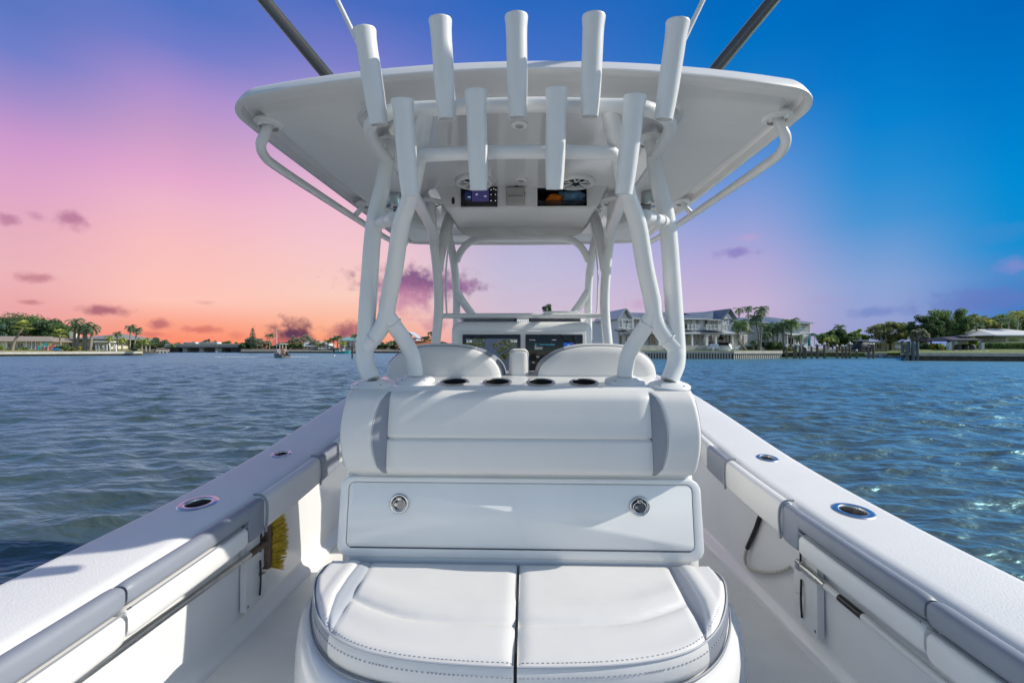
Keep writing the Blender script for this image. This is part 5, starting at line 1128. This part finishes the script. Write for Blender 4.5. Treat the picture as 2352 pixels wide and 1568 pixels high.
for lab, lx, ly, yaw, sit, sh in (('person in white seated at the back of the motor boat',-.8,.5,R(200),True,'shirt_white'),('person in red standing under the motor boat top',.1,.0,R(160),False,'shirt_red'),('person in peach seated in the middle of the motor boat',.35,-.45,R(170),True,'shirt_peach'),('person in peach seated nearest the motor boat post',.85,-.5,R(150),True,'shirt_peach')):
    person(lab, b_+V(lx,ly,.32), yaw, sit, sh)
rn = random.Random(4); wk = MB()
for i in range(260):
    t = rn.random()**1.4; x = b_.x+3.2-t*14 if i%3 else b_.x+2.0+rn.uniform(-.6,2.4); y = b_.y+rn.gauss(0,.25+.5*t); s = rn.uniform(.08,.3)*(1-.6*t); z = WZ+.05
    wk.add([V(x-s*1.6,y-s*.4,z),V(x,y-s*.7,z+.02),V(x+s*1.6,y,z+.05*s),V(x,y+s*.6,z+.06)],[(0,1,2,3)])
tag(wk.build('boat_wake','foam',None,smooth=False),'white foam trailing the small motor boat','wake',kind='stuff')
motor_boat('moored_boat','white and teal boat moored before the teal roofed house', 787, 811, 128, 4.4, 'teal_hull', R(8))
b = U(809,822,70); sg = thing('channel_sign','red bordered white sign on a dark post in the water','sign',(b.x,b.y,WZ-1)); t = U(809,795,70)
MB().lathe([(.13,0),(.12,t.z-WZ+1.9)],(b.x,b.y,WZ-1),(0,0,1),8,(True,True)).build('post','wet_wood',sg)
q = bx(MB(),803,817,784,795.5,70,.05,-.2).build('panel','trim',sg,smooth=False)
for y in (785.2,794.4): bx(MB(),803.3,816.7,y-.5,y+.5,70,.02,-.23).build('border','red_paint',q,smooth=False)
for y, w in ((788,5),(790.2,4),(792.2,5)): bx(MB(),810-w,810+w,y-.45,y+.45,70,.02,-.23).build('wording','red_paint',q,smooth=False)
for px, py, lab in ((768,817.5,'white mooring buoy floating near the sign post'),(905,819,'white mooring buoy seen between the left tower legs')):
    p = UZ(px,py,WZ); o = MB().lathe([(.02,-.12),(.15,-.05),(.17,.05),(.12,.17),(.02,.22)],(p.x,p.y,WZ+.02),(0,0,1),12).build('mooring_buoy','trim'); tag(o, lab, 'buoy')
# behind the left tower legs and the console
D = 150
h = thing('bungalow','house with orange tiled roof between tower leg and helm seat','house',U(965,806,D)); bx(MB(),928,1003,792,808,D,9).build('wall','stucco_cream',h,smooth=False); hip(h,905,1010,794,945,985,781,D-1,12,'roof_orange')
for a,b in ((932,946),(950,958),(963,980),(985,996)): win(h,a,b,795,805,D)
D = 165
h = thing('gabled_house','white gabled house behind the orange roof','house',U(940,800,D)); bx(MB(),926,956,775,806,D,9).build('wall','stucco_blue',h,smooth=False); gable_y(MB(),923,959,777,938,762,D,-.8,9).build('roof','roof_metal',h,smooth=False); bx(MB(),931,946,768,776,D,.3,-.05).build('gable','trim',h,smooth=False)
win(h,932,940,778,788,D); win(h,943,951,778,788,D)
for i,(px,tp,hf,lf,lab) in enumerate(((880,786,12,'leaf_mid','green tree just right of the left outer tower leg'),(905,783,14,'leaf_dark','dark tree between the left tower legs'),(985,772,12,'leaf_mid','tree behind the right end of the orange roof'),(860,790,12,'leaf_olive','olive tree behind the left outer tower leg'),(1020,784,14,'leaf_dark','dark tree left of the console'),(1395,772,10,'leaf_dark','dark tree right of the console'),(1340,786,20,'leaf_mid','tree hidden behind the console right side'))):
    tree(lab, px, 808, tp, hf, 156, lf, 1700, 24, 100+i, group='trees behind the tower', trunk_f=.2, size=.4)
for i,(px,ty,lab) in enumerate(((893,790,'small palm between the left tower legs'),(974,778,'palm at the right end of the orange roof'),(990,766,'tall palm behind the orange roof'))): palm(lab,px,808,px+1,ty,153,12,16,'leaf_palm',75+i,.15,group='palms on the far bank')
# ================================================================ the large house on the right bank
D = 80
H = thing('large_house','large white two storey house with grey metal roofs and balconies','house',U(1560,800,D))
W = lambda x0,x1,y0,y1,dep,m='stucco',dv=0,nm='wall': bx(MB(),x0,x1,y0,y1,D,dep,dv).build(nm,m,H,smooth=False)
W(1396,1752,793.2,812,22,'concrete',-3.5,'terrace')
W(1409,1436,731,793,12); W(1437,1530,730,793,10,'stucco',1.2); W(1531,1625,730,793,12,'stucco',1.0); W(1626,1690,731,793,12,'stucco',1.6); W(1690,1746,757,793,12,'stucco',1.2)
# roofs
gable_y(MB(),1403,1440,736,1421.5,713.2,D,-1.2,10).build('gable_roof','roof_metal',H,smooth=False)
MB().add([U(1408,735,D-.3),U(1435,735,D-.3),U(1421.5,716.5,D-.3)],[(0,1,2)]).build('gable_face','trim',H,smooth=False)
hip(H,1432,1545,732,1424,1520,713.8,D-.4,12,'roof_metal','roof',26); hip(H,1522,1632,731,1548,1588,710.5,D-.6,13,'roof_metal','roof',22)
a0, b0, c0 = U(1608,732.5,D), U(1698,732.5,D), U(1681,709.3,D); c1 = U(1606,713.5,D)
m = MB(); y0_, y1_ = D-1.0, D+11; r0 = V(c1.x,D+5.5,c1.z); r1 = V(c0.x,D+2.2,c0.z)
gable_y(MB(),1662,1699,733,1681,709,D,-1.4,10).build('gable_roof','roof_dark',H,smooth=False)
m.add([V(a0.x,y0_+.6,a0.z),V(U(1664,732,D).x,y0_+.6,a0.z),V(c0.x,y0_+4,c0.z),V(c1.x+.3,y0_+5.5,c1.z),V(a0.x,y1_,a0.z),V(b0.x,y1_,a0.z)],[(0,1,2,3),(3,2,5,4)]).build('roof_slope','roof_dark',H,smooth=False)
MB().add([U(1666,731,D-1.2),U(1696,731,D-1.2),U(1681,713,D-1.2)],[(0,1,2)]).build('gable_face','trim',H,smooth=False)
for x0,x1,y in ((1404,1440,736.5),(1440,1545,733),(1545,1632,732),(1632,1664,733)): W(x0,x1,y-1,y+.8,.25,'trim',-1.35,'fascia')
# lower porch roof
for x0,x1,m_ in ((1404,1470,'roof_dark'),(1471,1532,'roof_dark'),(1533,1590,'roof_metal'),(1591,1644,'roof_dark'),(1645,1690,'roof_metal')):
    p = [U(x0,765.5,D),U(x1,765.5,D),U(x1,757.5,D),U(x0,757.5,D)]; q = [V(p[0].x,D-2.9,p[0].z),V(p[1].x,D-2.9,p[1].z),V(p[2].x,D+.9,p[2].z),V(p[3].x,D+.9,p[3].z)]
    MB().loft([q,[v-V(0,0,.16) for v in q]]).build('porch_roof',m_,H,smooth=False)
W(1404,1690,765.8,767.6,.2,'trim',-2.8,'porch_beam')
gable_y(MB(),1688,1738,766,1712,748.5,D,-2.2,6).build('porch_gable','roof_metal',H,smooth=False); MB().add([U(1692,765,D-2),U(1734,765,D-2),U(1712,751,D-2)],[(0,1,2)]).build('gable_face','trim',H,smooth=False)
# balconies
for x0,x1 in ((1411,1436),(1454,1472),(1574,1602),(1622,1684)):
    W(x0,x1,755.6,757.2,2.2,'trim',-2.3,'balcony_floor'); W(x0,x1,744.6,745.8,.12,'trim',-2.3,'handrail'); W(x0,x1,754.2,755.2,.1,'trim',-2.3,'bottom_rail')
    n = max(2,int((x1-x0)/9))
    for k in range(n+1): x = x0+(x1-x0)*k/n; W(x-.7,x+.7,743.8,756,.16,'trim',-2.34,'rail_post')
    for k in range(n):
        xa, xb = x0+(x1-x0)*k/n, x0+(x1-x0)*(k+1)/n
        MB().tube([U(xa,745.5,D-2.25),U(xb,754.5,D-2.25)],.045,4).build('rail_brace','trim',H); MB().tube([U(xa,754.5,D-2.25),U(xb,745.5,D-2.25)],.045,4).build('rail_brace','trim',H)
# posts and piers
for x,w in ((1411,1),(1437,1.2),(1666.5,1.0),(1681,.8)): W(x-w,x+w,733,757,.25,'trim',-2.2,'balcony_post')
for x,w in ((1440.5,1.4),(1500,1.6),(1583.5,1.7),(1621.5,3.2),(1645.5,2.3),(1713.5,2.6),(1690,1.6)): W(x-w,x+w,767,793,.4,'trim',-2.75,'porch_pillar')
# windows
for a,b,y0,y1,n in ((1414,1420,737,752,1),(1427,1433,737,754,1),(1459,1472.5,734,747,2),(1571,1603,733.5,755,3),(1611.5,1621,732.5,746,2),(1640,1647,733,748,1),(1658.5,1665,734,750,1),(1669,1674,734,752,1),(1410,1417.5,771,791,1),(1426,1430.5,771,788,1),(1444,1457,771,792,2),(1494,1508,769,792,2),(1572,1580,770,791,1),(1588.5,1599,769,790,1),(1612.5,1618,769,790,1),(1630,1637,770,783,1),(1685.5,1692,769,783,1),(1700,1712,767,790,2)):
    win(H,a,b,y0,y1,D,dv=(.95 if 1437<a<1626 else -.06) if a<1626 else (1.5 if b<1690 else 1.1),n=n,glass='glass_green' if y1-y0>20 and a>1560 and b<1605 else 'glass',rows=1)
W(1650,1682,768,793,.3,'stucco_pink',1.3,'kitchen_wall'); W(1640,1690,786,793,1.0,'dark_room',-.6,'outdoor_kitchen'); W(1722,1735,768,792,.3,'wood_warm',1.0,'shutter')
p = U(1668,776,D-.2); MB().lathe([(.62,0),(.45,.2),(.12,.55),(.12,.9)],(p.x,p.y,p.z-.2),(0,0,1),14,(True,True)).build('range_hood','black',H)
W(1640,1700,793.5,805,.3,'stucco_blue',-4.0,'retaining_wall'); W(1404,1639,793.5,805,.3,'concrete',-3.9,'retaining_wall')
for i,x in enumerate((1448,1470)): 
    b = U(x,800,D-4.6)
b = U(1665,808,D-7); fp = thing('fire_pit','round pale fire pit between the white garden chairs','fire pit',b); MB().lathe([(.78,0),(.82,.42),(.62,.44),(.55,.3),(.01,.3)],b,(0,0,1),24).build('bowl','concrete_pale',fp); MB().lathe([(.5,.3),(.3,.42),(.02,.48)],b,(0,0,1),12).build('ashes','concrete_dark',fp)
for i,(px,lab,rz) in enumerate(((1633,'leftmost white garden chair by the fire pit',-.6),(1646,'white garden chair just left of the fire pit',-.3),(1686,'white garden chair right of the fire pit',.7))): adirondack(px,807.5,D-6.5,'trim',lab,rz,1.25,'garden chairs by the fire pit')
b = U(1466,801,D-5); lg = thing('sun_lounger','white sun lounger on the shaded lawn of the large house','lounger',b); MB().box((b.x,b.y,b.z+.3),(1.6,.6,.1)).build('seat','trim',lg,smooth=False); MB().box((b.x+.9,b.y,b.z+.62),(.1,.6,.8),0).build('backrest','trim',lg,smooth=False)
for q in (-.6,.6): MB().box((b.x+q,b.y,b.z+.12),(.06,.5,.3)).build('leg','trim',lg,smooth=False)
W(1508,1530,800,806,1,'stucco',-5,'planter'); W(1750,1774,797,804,1.5,'stucco',-5,'planter'); bush('low dark hedge in the planter under the right tower leg',1518,801,795,9,D-4.6,'leaf_dark',40)
H.rotation_euler.z = R(13)
# second building with hipped roof
D2 = 86
T = thing('guest_house','white guest house with striped hipped metal roof beside the dock','house',U(1825,800,D2))
Q = lambda x0,x1,y0,y1,dep,m='stucco',dv=0,nm='wall': bx(MB(),x0,x1,y0,y1,D2,dep,dv).build(nm,m,T,smooth=False)
Q(1783,1872,741,802,10); Q(1712,1783,741,800,8,'stucco_blue',3); hip(T,1776,1878,741,1802,1824,723.5,D2-1.2,12.5,'roof_metal','roof',19); hip(T,1702,1786,741,1722,1762,726.5,D2+1.5,12,'roof_metal','wing_roof',14)
Q(1780,1873,763.2,765.4,.2,'trim',-.2,'belt_course'); Q(1834.5,1838,741,802,.15,'trim',-.1,'corner_board'); Q(1869.5,1872.5,741,802,.15,'trim',-.1,'corner_board')
for x in range(1840,1870,3): Q(x-.25,x+.25,757,763,.06,'trim',-.05,'batten')
win(T,1844,1856.5,742.5,756,D2,n=3,glass='glass_green'); win(T,1858,1869.5,742.5,757,D2,n=3); win(T,1846.5,1861,773,787,D2,n=4); win(T,1863,1873,773.5,782,D2,n=3); win(T,1830,1836,742,761,D2,glass='glass_green'); win(T,1804,1822,774,792,D2,n=2); win(T,1822,1834,774,792,D2,n=2)
p = [U(1870,765,D2),U(1886,770,D2)]; q = [V(p[0].x,D2-1,p[0].z),V(p[1].x,D2-1,p[1].z),V(p[1].x,D2+4,p[1].z),V(p[0].x,D2+4,p[0].z)]; MB().loft([q,[v-V(0,0,.1) for v in q]]).build('side_awning','roof_teal',T,smooth=False); Q(1879.5,1880.5,768,802,.12,'trim',-.8,'awning_post')
p = [U(1788,770.5,D2),U(1836,764,D2)]; q = [V(p[0].x,D2-2.4,p[0].z),V(p[1].x,D2-2.4,p[0].z),V(p[1].x,D2,p[1].z),V(p[0].x,D2,p[1].z)]; MB().loft([q,[v-V(0,0,.1) for v in q]]).build('porch_roof','roof_metal',T,smooth=False)
for x in (1790,1812,1834): Q(x-.7,x+.7,770,802,.2,'trim',-2.3,'porch_post')
T.rotation_euler.z = R(17)
b = U(1859,801,80); um = thing('garden_umbrella','folded teal umbrella before the guest house','umbrella',b); t = U(1859,772,80); MB().tube([b,t],.03,6).build('pole','trim',um); MB().lathe([(.10,.0),(.26,.25),(.16,1.1),(.05,2.0)],(b.x,b.y,b.z+.5),(0,0,1),12).build('canopy','teal_paint',um)
fn = thing('picket_fence','grey picket fence between palms and dock','fence',U(1800,803,78))
for k in range(52): x = 1772+k*1.05; bx(MB(),x-.32,x+.32,793.5,804,78,.05).build('picket','grey_wood',fn,smooth=False)
for y in (795.5,801): bx(MB(),1771,1827,y-.4,y+.4,78,.05,.06).build('rail','grey_wood',fn,smooth=False)
# palms around the house
for i,(bx_,by_,tx,ty,L_,n,lab,bend,Dd) in enumerate(((1717,804,1699.5,744,27,20,'leaning coconut palm in front of the gabled porch',-1.0,75),(1744,804,1748,712,24,14,'tallest coconut palm right of the large house',.2,76),(1741,804,1735,731,24,20,'coconut palm left of the tallest one',.3,77),(1697,790,1697.5,712,15,12,'slim palm above the roof, left of a pair',0,92),(1718,790,1718.5,708,14,16,'slim palm above the roof, right of a pair',0,92),(1800,804,1798,748,22,17,'palm in front of the guest house porch',0,79),(1815,803,1817,742,26,18,'large palm crossing the guest house windows',.1,79),(1764,803,1764,752,22,18,'palm between the two buildings',0,80),(1777,804,1775,760,20,18,'low palm left of the fence',0,79),(1785,802,1787,748,20,16,'slender palm before the wing roof',0,82),(1758,804,1757,768,17,18,'short palm beside the planter',0,78),(1840,803,1835,774,15,14,'small palm at the guest house corner',0,79),(1731,806,1730,786,12,12,'short fan palm at the gabled porch',0,77))):
    palm(lab,bx_,by_,tx,ty,Dd,L_,n,'leaf_palm' if i%3 else 'leaf_mid',120+i,.15,droop=2.2,el=(-.5,1.2),w=.36,bend=bend,group='coconut palms around the large house',wind=.25)
for i,(px,py,tp,hf,lf,lab) in enumerate(((1765,804,785,20,'leaf_dark','dark undergrowth under the palms between the buildings'),(1792,804,783,16,'leaf_dark','dark undergrowth left of the guest house porch'),(1738,805,792,9,'leaf_olive','dry bush at the palm feet'),(1812,805,796,14,'leaf_olive','brown hedge behind the first dock piles'),(1722,805,794,7,'leaf_grey','pale cactus like bush beside the planter'))): bush(lab,px,py,tp,hf,78,lf,60+i,n=1100,group='undergrowth by the large house',size=.26)
# docks and piles
for i,(x,t,b_) in enumerate(((1806.5,796,823),(1823.5,796,823),(1828,792.5,823),(1837,796,823),(1845.5,796,823),(1850.5,799,823),(1864,796,823),(1877,791,824),(1894,790,824),(1922.5,795,823),(1935.5,795,823),(1943.5,795,823),(1952,789,822),(1967.5,806,822),(1995,791,822),(2006.5,791,822))):
    pile('%s brown dock pile counted from the large house' % ['first','second','third','fourth','fifth','sixth','seventh','eighth','ninth','tenth','eleventh','twelfth','thirteenth','fourteenth','fifteenth','sixteenth'][i],x,t,b_,74.5,.16 if i not in (7,8) else .2,'pile_wood','brown dock piles')
dk_ = thing('boat_dock','narrow grey wooden dock on piles before the guest house','dock',U(1870,812,76))
for k in range(60):
    x = 1800+k*2.5; bx(MB(),x,x+2.2,809.3,811,75.2,2.0).build('plank','grey_wood',dk_,smooth=False)
bx(MB(),1800,1950,811.2,814,75.3,.2).build('stringer','pile_wood',dk_,smooth=False)
for k,(a,b_) in enumerate(((1828,1846),(1877,1895))):
    lf = thing('lift_beam','white boat lift beam on %s piles' % ('the left pair of' if k == 0 else 'the two tallest'),'boat lift',U((a+b_)/2,793,74.5)); bx(MB(),a-1,b_+1,790.8,793.6,74.3,.5).build('beam','trim',lf,smooth=False)
    MB().tube([U(a,792.5,74.2),U(b_,792.5,74.2)],.07,6).build('drive_shaft','steel_dark',lf); MB().lathe([(.16,0),(.16,.4)],U(a+2,792,74.1),(1,0,0),10,(True,True)).build('motor','white_plastic',lf)
b = U(1848,808,75); fl = thing('kayak','long white kayak lying on the dock','kayak',b); MB().tube([U(1841,806.3,75),U(1850,805.6,75),U(1863,805.6,75),U(1876,806.2,75)],[.05,.22,.22,.05],8,smooth=3).build('hull','white_hull',fl); MB().lathe([(.2,.14),(.14,.2)],U(1857,806,75),(0,0,1),10,sx=1.8).build('seat_well','black',fl)
b = U(1909,807,75); tb_ = thing('picnic_table','pale picnic table on the dock','table',b); bx(MB(),1898,1920,802,803.2,75,.9).build('top','trim',tb_,smooth=False)
for a,c in ((1901,1906),(1906,1901),(1912,1917),(1917,1912)): MB().tube([U(a,803,75.3),U(c,809,75.3)],.05,5).build('leg','trim',tb_)
for y in (805.6,): bx(MB(),1895,1923,y,y+.9,75,.3,-.4).build('bench','trim',tb_,smooth=False)
bl = thing('covered_boat','boat under a black cover with white hardtop on a lift','boat',U(1972,803,77))
rings = []
for f,ht_,w in ((0,.1,.3),(.15,.45,.8),(.35,.9,1.05),(.6,1.42,.9),(.85,1.40,.9),(1,.8,1.0)):
    a = U(1956,803,77); c = U(1990,803,77); x = a.x+(c.x-a.x)*f; rings.append([V(x,77+w*math.cos(t),a.z+.1+max(0,math.sin(t))*ht_ - (0.5*(math.sin(t)<0))) for t in [2*math.pi*k/14 for k in range(14)]])
MB().loft(rings).build('cover','cover_black',bl,ang=30); bx(MB(),1978,1996,780.5,782.5,76.5,2).build('hard_top','white_hull',bl,smooth=False); 
for x in (1984,1993): bx(MB(),x-.4,x+.4,782.5,802,76.6,.08).build('top_post','trim',bl,smooth=False)
bx(MB(),1957,1990,803,806,76,2.2).build('cradle','steel_dark',bl,smooth=False)
for a,c,lab in ((1951,1958,'white lift beam left of the covered boat'),(1995,2007,'white lift beam right of the covered boat')):
    lf = thing('lift_beam',lab,'boat lift',U(a,791,74.6)); bx(MB(),a,c,788.5,791,74.4,.5).build('beam','trim',lf,smooth=False); MB().lathe([(.14,0),(.14,.35)],U(a+2,790,74.3),(1,0,0),10,(True,True)).build('motor','white_plastic',lf)
b = U(2040,818.5,80); fd = thing('floating_dock','low pale floating dock beyond the near piles','dock',(b.x,b.y,WZ))
for k in range(6): x = 2008+k*10.5; bx(MB(),x,x+10,816.5,819.4,80,2).build('float','concrete_pale' if k%2 else 'grey_wood',fd,smooth=False)
# garden beyond the docks
D3 = 104
h = thing('bungalow','low grey house with flat roof behind the banyan tree','house',U(2030,800,D3)); bx(MB(),1985,2095,787,806,D3,8).build('wall','stucco_cream',h,smooth=False); bx(MB(),1978,2100,784,787.3,D3-1.5,11).build('roof','roof_metal',h,smooth=False)
for a,b_ in ((1996,2006),(2012,2024),(2060,2072),(2078,2088)): win(h,a,b_,790,802,D3,n=2)
for i,(px,lab) in enumerate(((2063,'left white deck chair on the lawn behind the docks'),(2070,'right white deck chair on the lawn behind the docks'))): adirondack(px-.5,806,94,'trim',lab,-.5,1.3,'deck chairs behind the docks')
for i,(px,tp,hf,lf,lab,n,op) in enumerate(((1900,760,22,'leaf_mid','leafy tree right of the guest house',3000,.1),(1925,757,22,'leaf_dark','dark tree behind the picnic table',3000,.1),(1950,760,20,'leaf_mid','tree behind the covered boat',2600,.2),(1975,757,18,'leaf_bright','bright open tree right of the covered boat',1800,.5),(1912,775,16,'leaf_bright','bright bushy tree in front of the green trees',1800,0))):
    tree(lab,px,804,tp,hf,92+2*i,lf,n,34,140+i,group='trees behind the docks',trunk_f=.2,size=.36,open_=op)
palm('palm rising above the trees behind the docks',1927,804,1928,752,96,15,14,'leaf_palm',150,.15,group='palms on the right'); palm('bright palm left of the covered boat',1902,804,1903,780,88,13,16,'leaf_cabbage',151,.14,group='palms on the right')
tree('wide spreading banyan tree with thick grey trunk and many limbs',2044,804,739,48,97,'leaf_olive',5200,60,152,name='banyan_tree',trunk_f=.30,size=.34,open_=.35,twigs=True,flat=.6)
for x in (2023,2034): palm('thin pale palm stem in front of the banyan, %s' % ('left one' if x==2023 else 'right one'),x+1,803,x,762,94,7,8,'leaf_grey',153+x,.09,group='thin stems before the banyan')
# ================================================================ near garden on the right
for i,(x,t) in enumerate(((2073,782),(2083.5,791),(2088,783.5),(2097.5,783.5),(2094,797),(2107,784))): pile('%s tall blue grey mooring pile at the corner of the dark seawall' % ['leftmost','second','third','fifth','short fourth','rightmost'][i],x,t,827.5,63-.6*(i%2),.19 if i!=4 else .15,'stucco_blue' if False else 'pile_grey','tall mooring piles',cap=False)
gl = thing('mooring_rail','low timber rail between the tall mooring piles','rail',U(2090,814,63)); bx(MB(),2072,2112,811.5,815,62.6,.3).build('beam','concrete',gl,smooth=False); bx(MB(),2072,2112,816.5,818,62.65,.2).build('lower_beam','wet_wood',gl,smooth=False)
b = U(2101,806,70); tk = thing('bin','turquoise bin behind the tall mooring piles','bin',b); bx(MB(),2097.5,2104.5,791,807,70,1).build('body','teal_paint',tk,smooth=False); bx(MB(),2097,2105,789.5,790.8,69.9,1.2).build('lid','teal_paint',tk,smooth=False)
D4 = 72
g = thing('pavilion','dark hip roofed garden pavilion on pale stone columns','pavilion',U(2222,803,D4)); hip(g,2186,2264,780.5,2206,2244,772,D4-1.8,6,'roof_navy'); hip(g,2210,2242,772.5,2218,2234,769,D4-.2,2.4,'roof_navy','roof_vent')
for x,dv in ((2183,-1.5),(2258,-1.5),(2196,3.5),(2250,3.5)): bx(MB(),x-3.2,x+3.2,786 if dv<0 else 782,806,D4,.45,dv).build('column','stucco_blue',g,smooth=False)
bx(MB(),2188,2262,780.8,782.6,D4,.2,-1.7).build('eave_beam','black',g,smooth=False)
for i,(x,lab) in enumerate(((2200,'left grey covered chair under the pavilion'),(2217,'dark covered grill under the pavilion'),(2233,'right grey covered chair under the pavilion'))):
    b = U(x,805,D4); t = thing('garden_furniture',lab,'furniture',b); MB().loft([[V(b.x+.42*k*math.cos(a),b.y+.4*k*math.sin(a),b.z+z*.8) for a in [6.283*j/14 for j in range(14)]] for z,k in ((0,1.05),(.4,1.1),(.8,1.0),(1.05,.8),(1.2,.3))]).build('cover','cover_grey' if i!=1 else 'cover_black',t,ang=50); MB().box((b.x,b.y-.1,b.z+.06),(1.0,.9,.1)).build('base','black',t,smooth=False)
b = U(2222,810,66); st_ = thing('rock_border','row of pale rocks in front of the pavilion','rocks',b); rn = random.Random(9)
for k in range(22):
    p = U(2185+k*3.9+rn.uniform(-1,1),808.5+rn.uniform(-1.5,1),67); s = rn.uniform(.15,.35); bm = bmesh.new(); bmesh.ops.create_icosphere(bm,subdivisions=1,radius=s)
    for v in bm.verts: v.co = V(v.co.x*rn.uniform(.8,1.4),v.co.y,v.co.z*rn.uniform(.5,.9))+p
    mb = MB(); bm.verts.index_update(); mb.add([v.co for v in bm.verts],[[v.index for v in f.verts] for f in bm.faces]); bm.free(); mb.build('rock','concrete',st_,smooth=False)
hg = thing('clipped_hedge','long clipped hedge below the white house at the right edge','hedge',U(2320,801,73)); rn = random.Random(8); hm = MB(); a, c = U(2264,801.5,73), U(2420,789,73)
hm2 = MB().box(((a.x+c.x)/2,74,(a.z+c.z)/2-.05),(c.x-a.x,1.0,c.z-a.z-.15)).build('core','leaf_dark',hg,smooth=False)
for k in range(5200):
    p = V(rn.uniform(a.x,c.x),rn.uniform(73.3,74.6),c.z+rn.gauss(0,.05)) if k%2 else V(rn.uniform(a.x,c.x),73.35+rn.gauss(0,.06),rn.uniform(a.z,c.z)); u = V(rn.gauss(0,1),rn.gauss(0,1),rn.gauss(0,1)).normalized()*.12; w = u.cross(V(rn.gauss(0,1),rn.gauss(0,1),rn.gauss(0,1))).normalized()*.06; hm.add([p-u,p+w,p+u,p-w],[(0,1,2,3)])
hm.build('foliage','leaf_mid',hg,smooth=False)
D5 = 80
h = thing('bungalow','white bungalow with pale roof and a fish plaque at the right edge','house',U(2330,795,D5)); bx(MB(),2311,2440,768,800,D5,10).build('wall','stucco',h,smooth=False); hip(h,2288,2460,769,2345,2420,751,D5-2.2,15,'roof_white'); bx(MB(),2288,2460,769.2,772,D5-2.3,.2).build('fascia','stucco_blue',h,smooth=False)
q = [U(x,y,D5-.06) for x,y in ((2316,782),(2321,779),(2328,778.5),(2336,780.5),(2341,778.5),(2340,783),(2334,783.5),(2326,784),(2320,783.5))]; MB().prism(q,(0,-.06,0)).build('fish_plaque','leaf_yellow',h,smooth=False); q = [U(x,y,D5-.14) for x,y in ((2317,781.5),(2322,778.6),(2329,778),(2335,780),(2328,781),(2322,781.5))]; MB().prism(q,(0,-.03,0)).build('fish_back','teal_paint',h,smooth=False)
for i,(px,py,tp,hf,Dd,lf,lab,n,op,tw) in enumerate(((2125,805,726,36,82,'leaf_dark','open branching tree left of the pavilion',3200,.55,True),(2178,805,711,44,86,'leaf_mid','tallest feathery tree above the pavilion',4600,.45,True),(2220,803,722,34,88,'leaf_olive','olive tree behind the pavilion roof',3200,.3,True),(2262,803,728,32,90,'leaf_olive','pale olive tree right of the pavilion',3000,.25,False),(2300,800,722,30,94,'leaf_mid','green tree behind the white bungalow roof',3200,.2,False),(2345,800,716,34,96,'leaf_olive','tree at the right picture edge above the bungalow',3000,.2,False),(2112,806,757,18,78,'leaf_grey','thin pale tree behind the tall mooring piles',900,.6,True))):
    tree(lab,px,py,tp,hf,Dd,lf,n,44,160+i,group='garden trees on the right',trunk_f=.28,size=.34,open_=op,twigs=tw)
for i,(bx_,tx,ty,L_,lab) in enumerate(((2242,2243,748,16,'palm behind the pavilion'),(2270,2272,742,18,'palm right of the pavilion roof'),(2296,2300,738,18,'palm behind the left end of the white roof'),(2335,2338,722,20,'tall palm near the right picture edge'),(2318,2316,736,17,'palm above the white bungalow'),(2138,2139,740,16,'yellowish palm among the open branches'))):
    palm(lab,bx_,801,tx,ty,84+2*(i%3),L_,16,'leaf_cabbage' if i%2 else 'leaf_palm',180+i,.14,group='palms on the right',wind=-.2)
for i,(px,py,tp,hf,lf,lab) in enumerate(((2138,806,785,10,'leaf_yellow','yellow flowering bush left of the pavilion'),(2120,807,787,14,'leaf_dark','dark bush behind the tall mooring piles'),(2155,805,788,12,'leaf_mid','green bush right of the yellow one'),(2172,806,795,10,'leaf_bright','bright low bush beside the left stone column'),(2236,804,764,12,'leaf_bright','bright green bush above the pavilion roof'),(2248,807,800,12,'leaf_olive','low bush beneath the right stone column'),(2208,803,788,22,'leaf_dark','dark shrubbery behind the pavilion'),(2250,803,790,14,'leaf_dark','dark shrubbery right behind the pavilion'))): bush(lab,px,py,tp,hf,73+ (8 if i>=6 else 0),lf,80+i,n=900,group='garden shrubs on the right',size=.2)
b = U(2163,806,70); fpot = thing('flower_pot','clay pot with pale plant left of the pavilion','pot',b); MB().lathe([(.22,0),(.3,.4),(.33,.5),(.28,.5)],b,(0,0,1),14).build('pot','wood_warm',fpot); mb = MB(); leaves(mb,b+V(0,0,.75),.4,120,.14,random.Random(2)); mb.build('plant','leaf_bright',fpot,smooth=False)
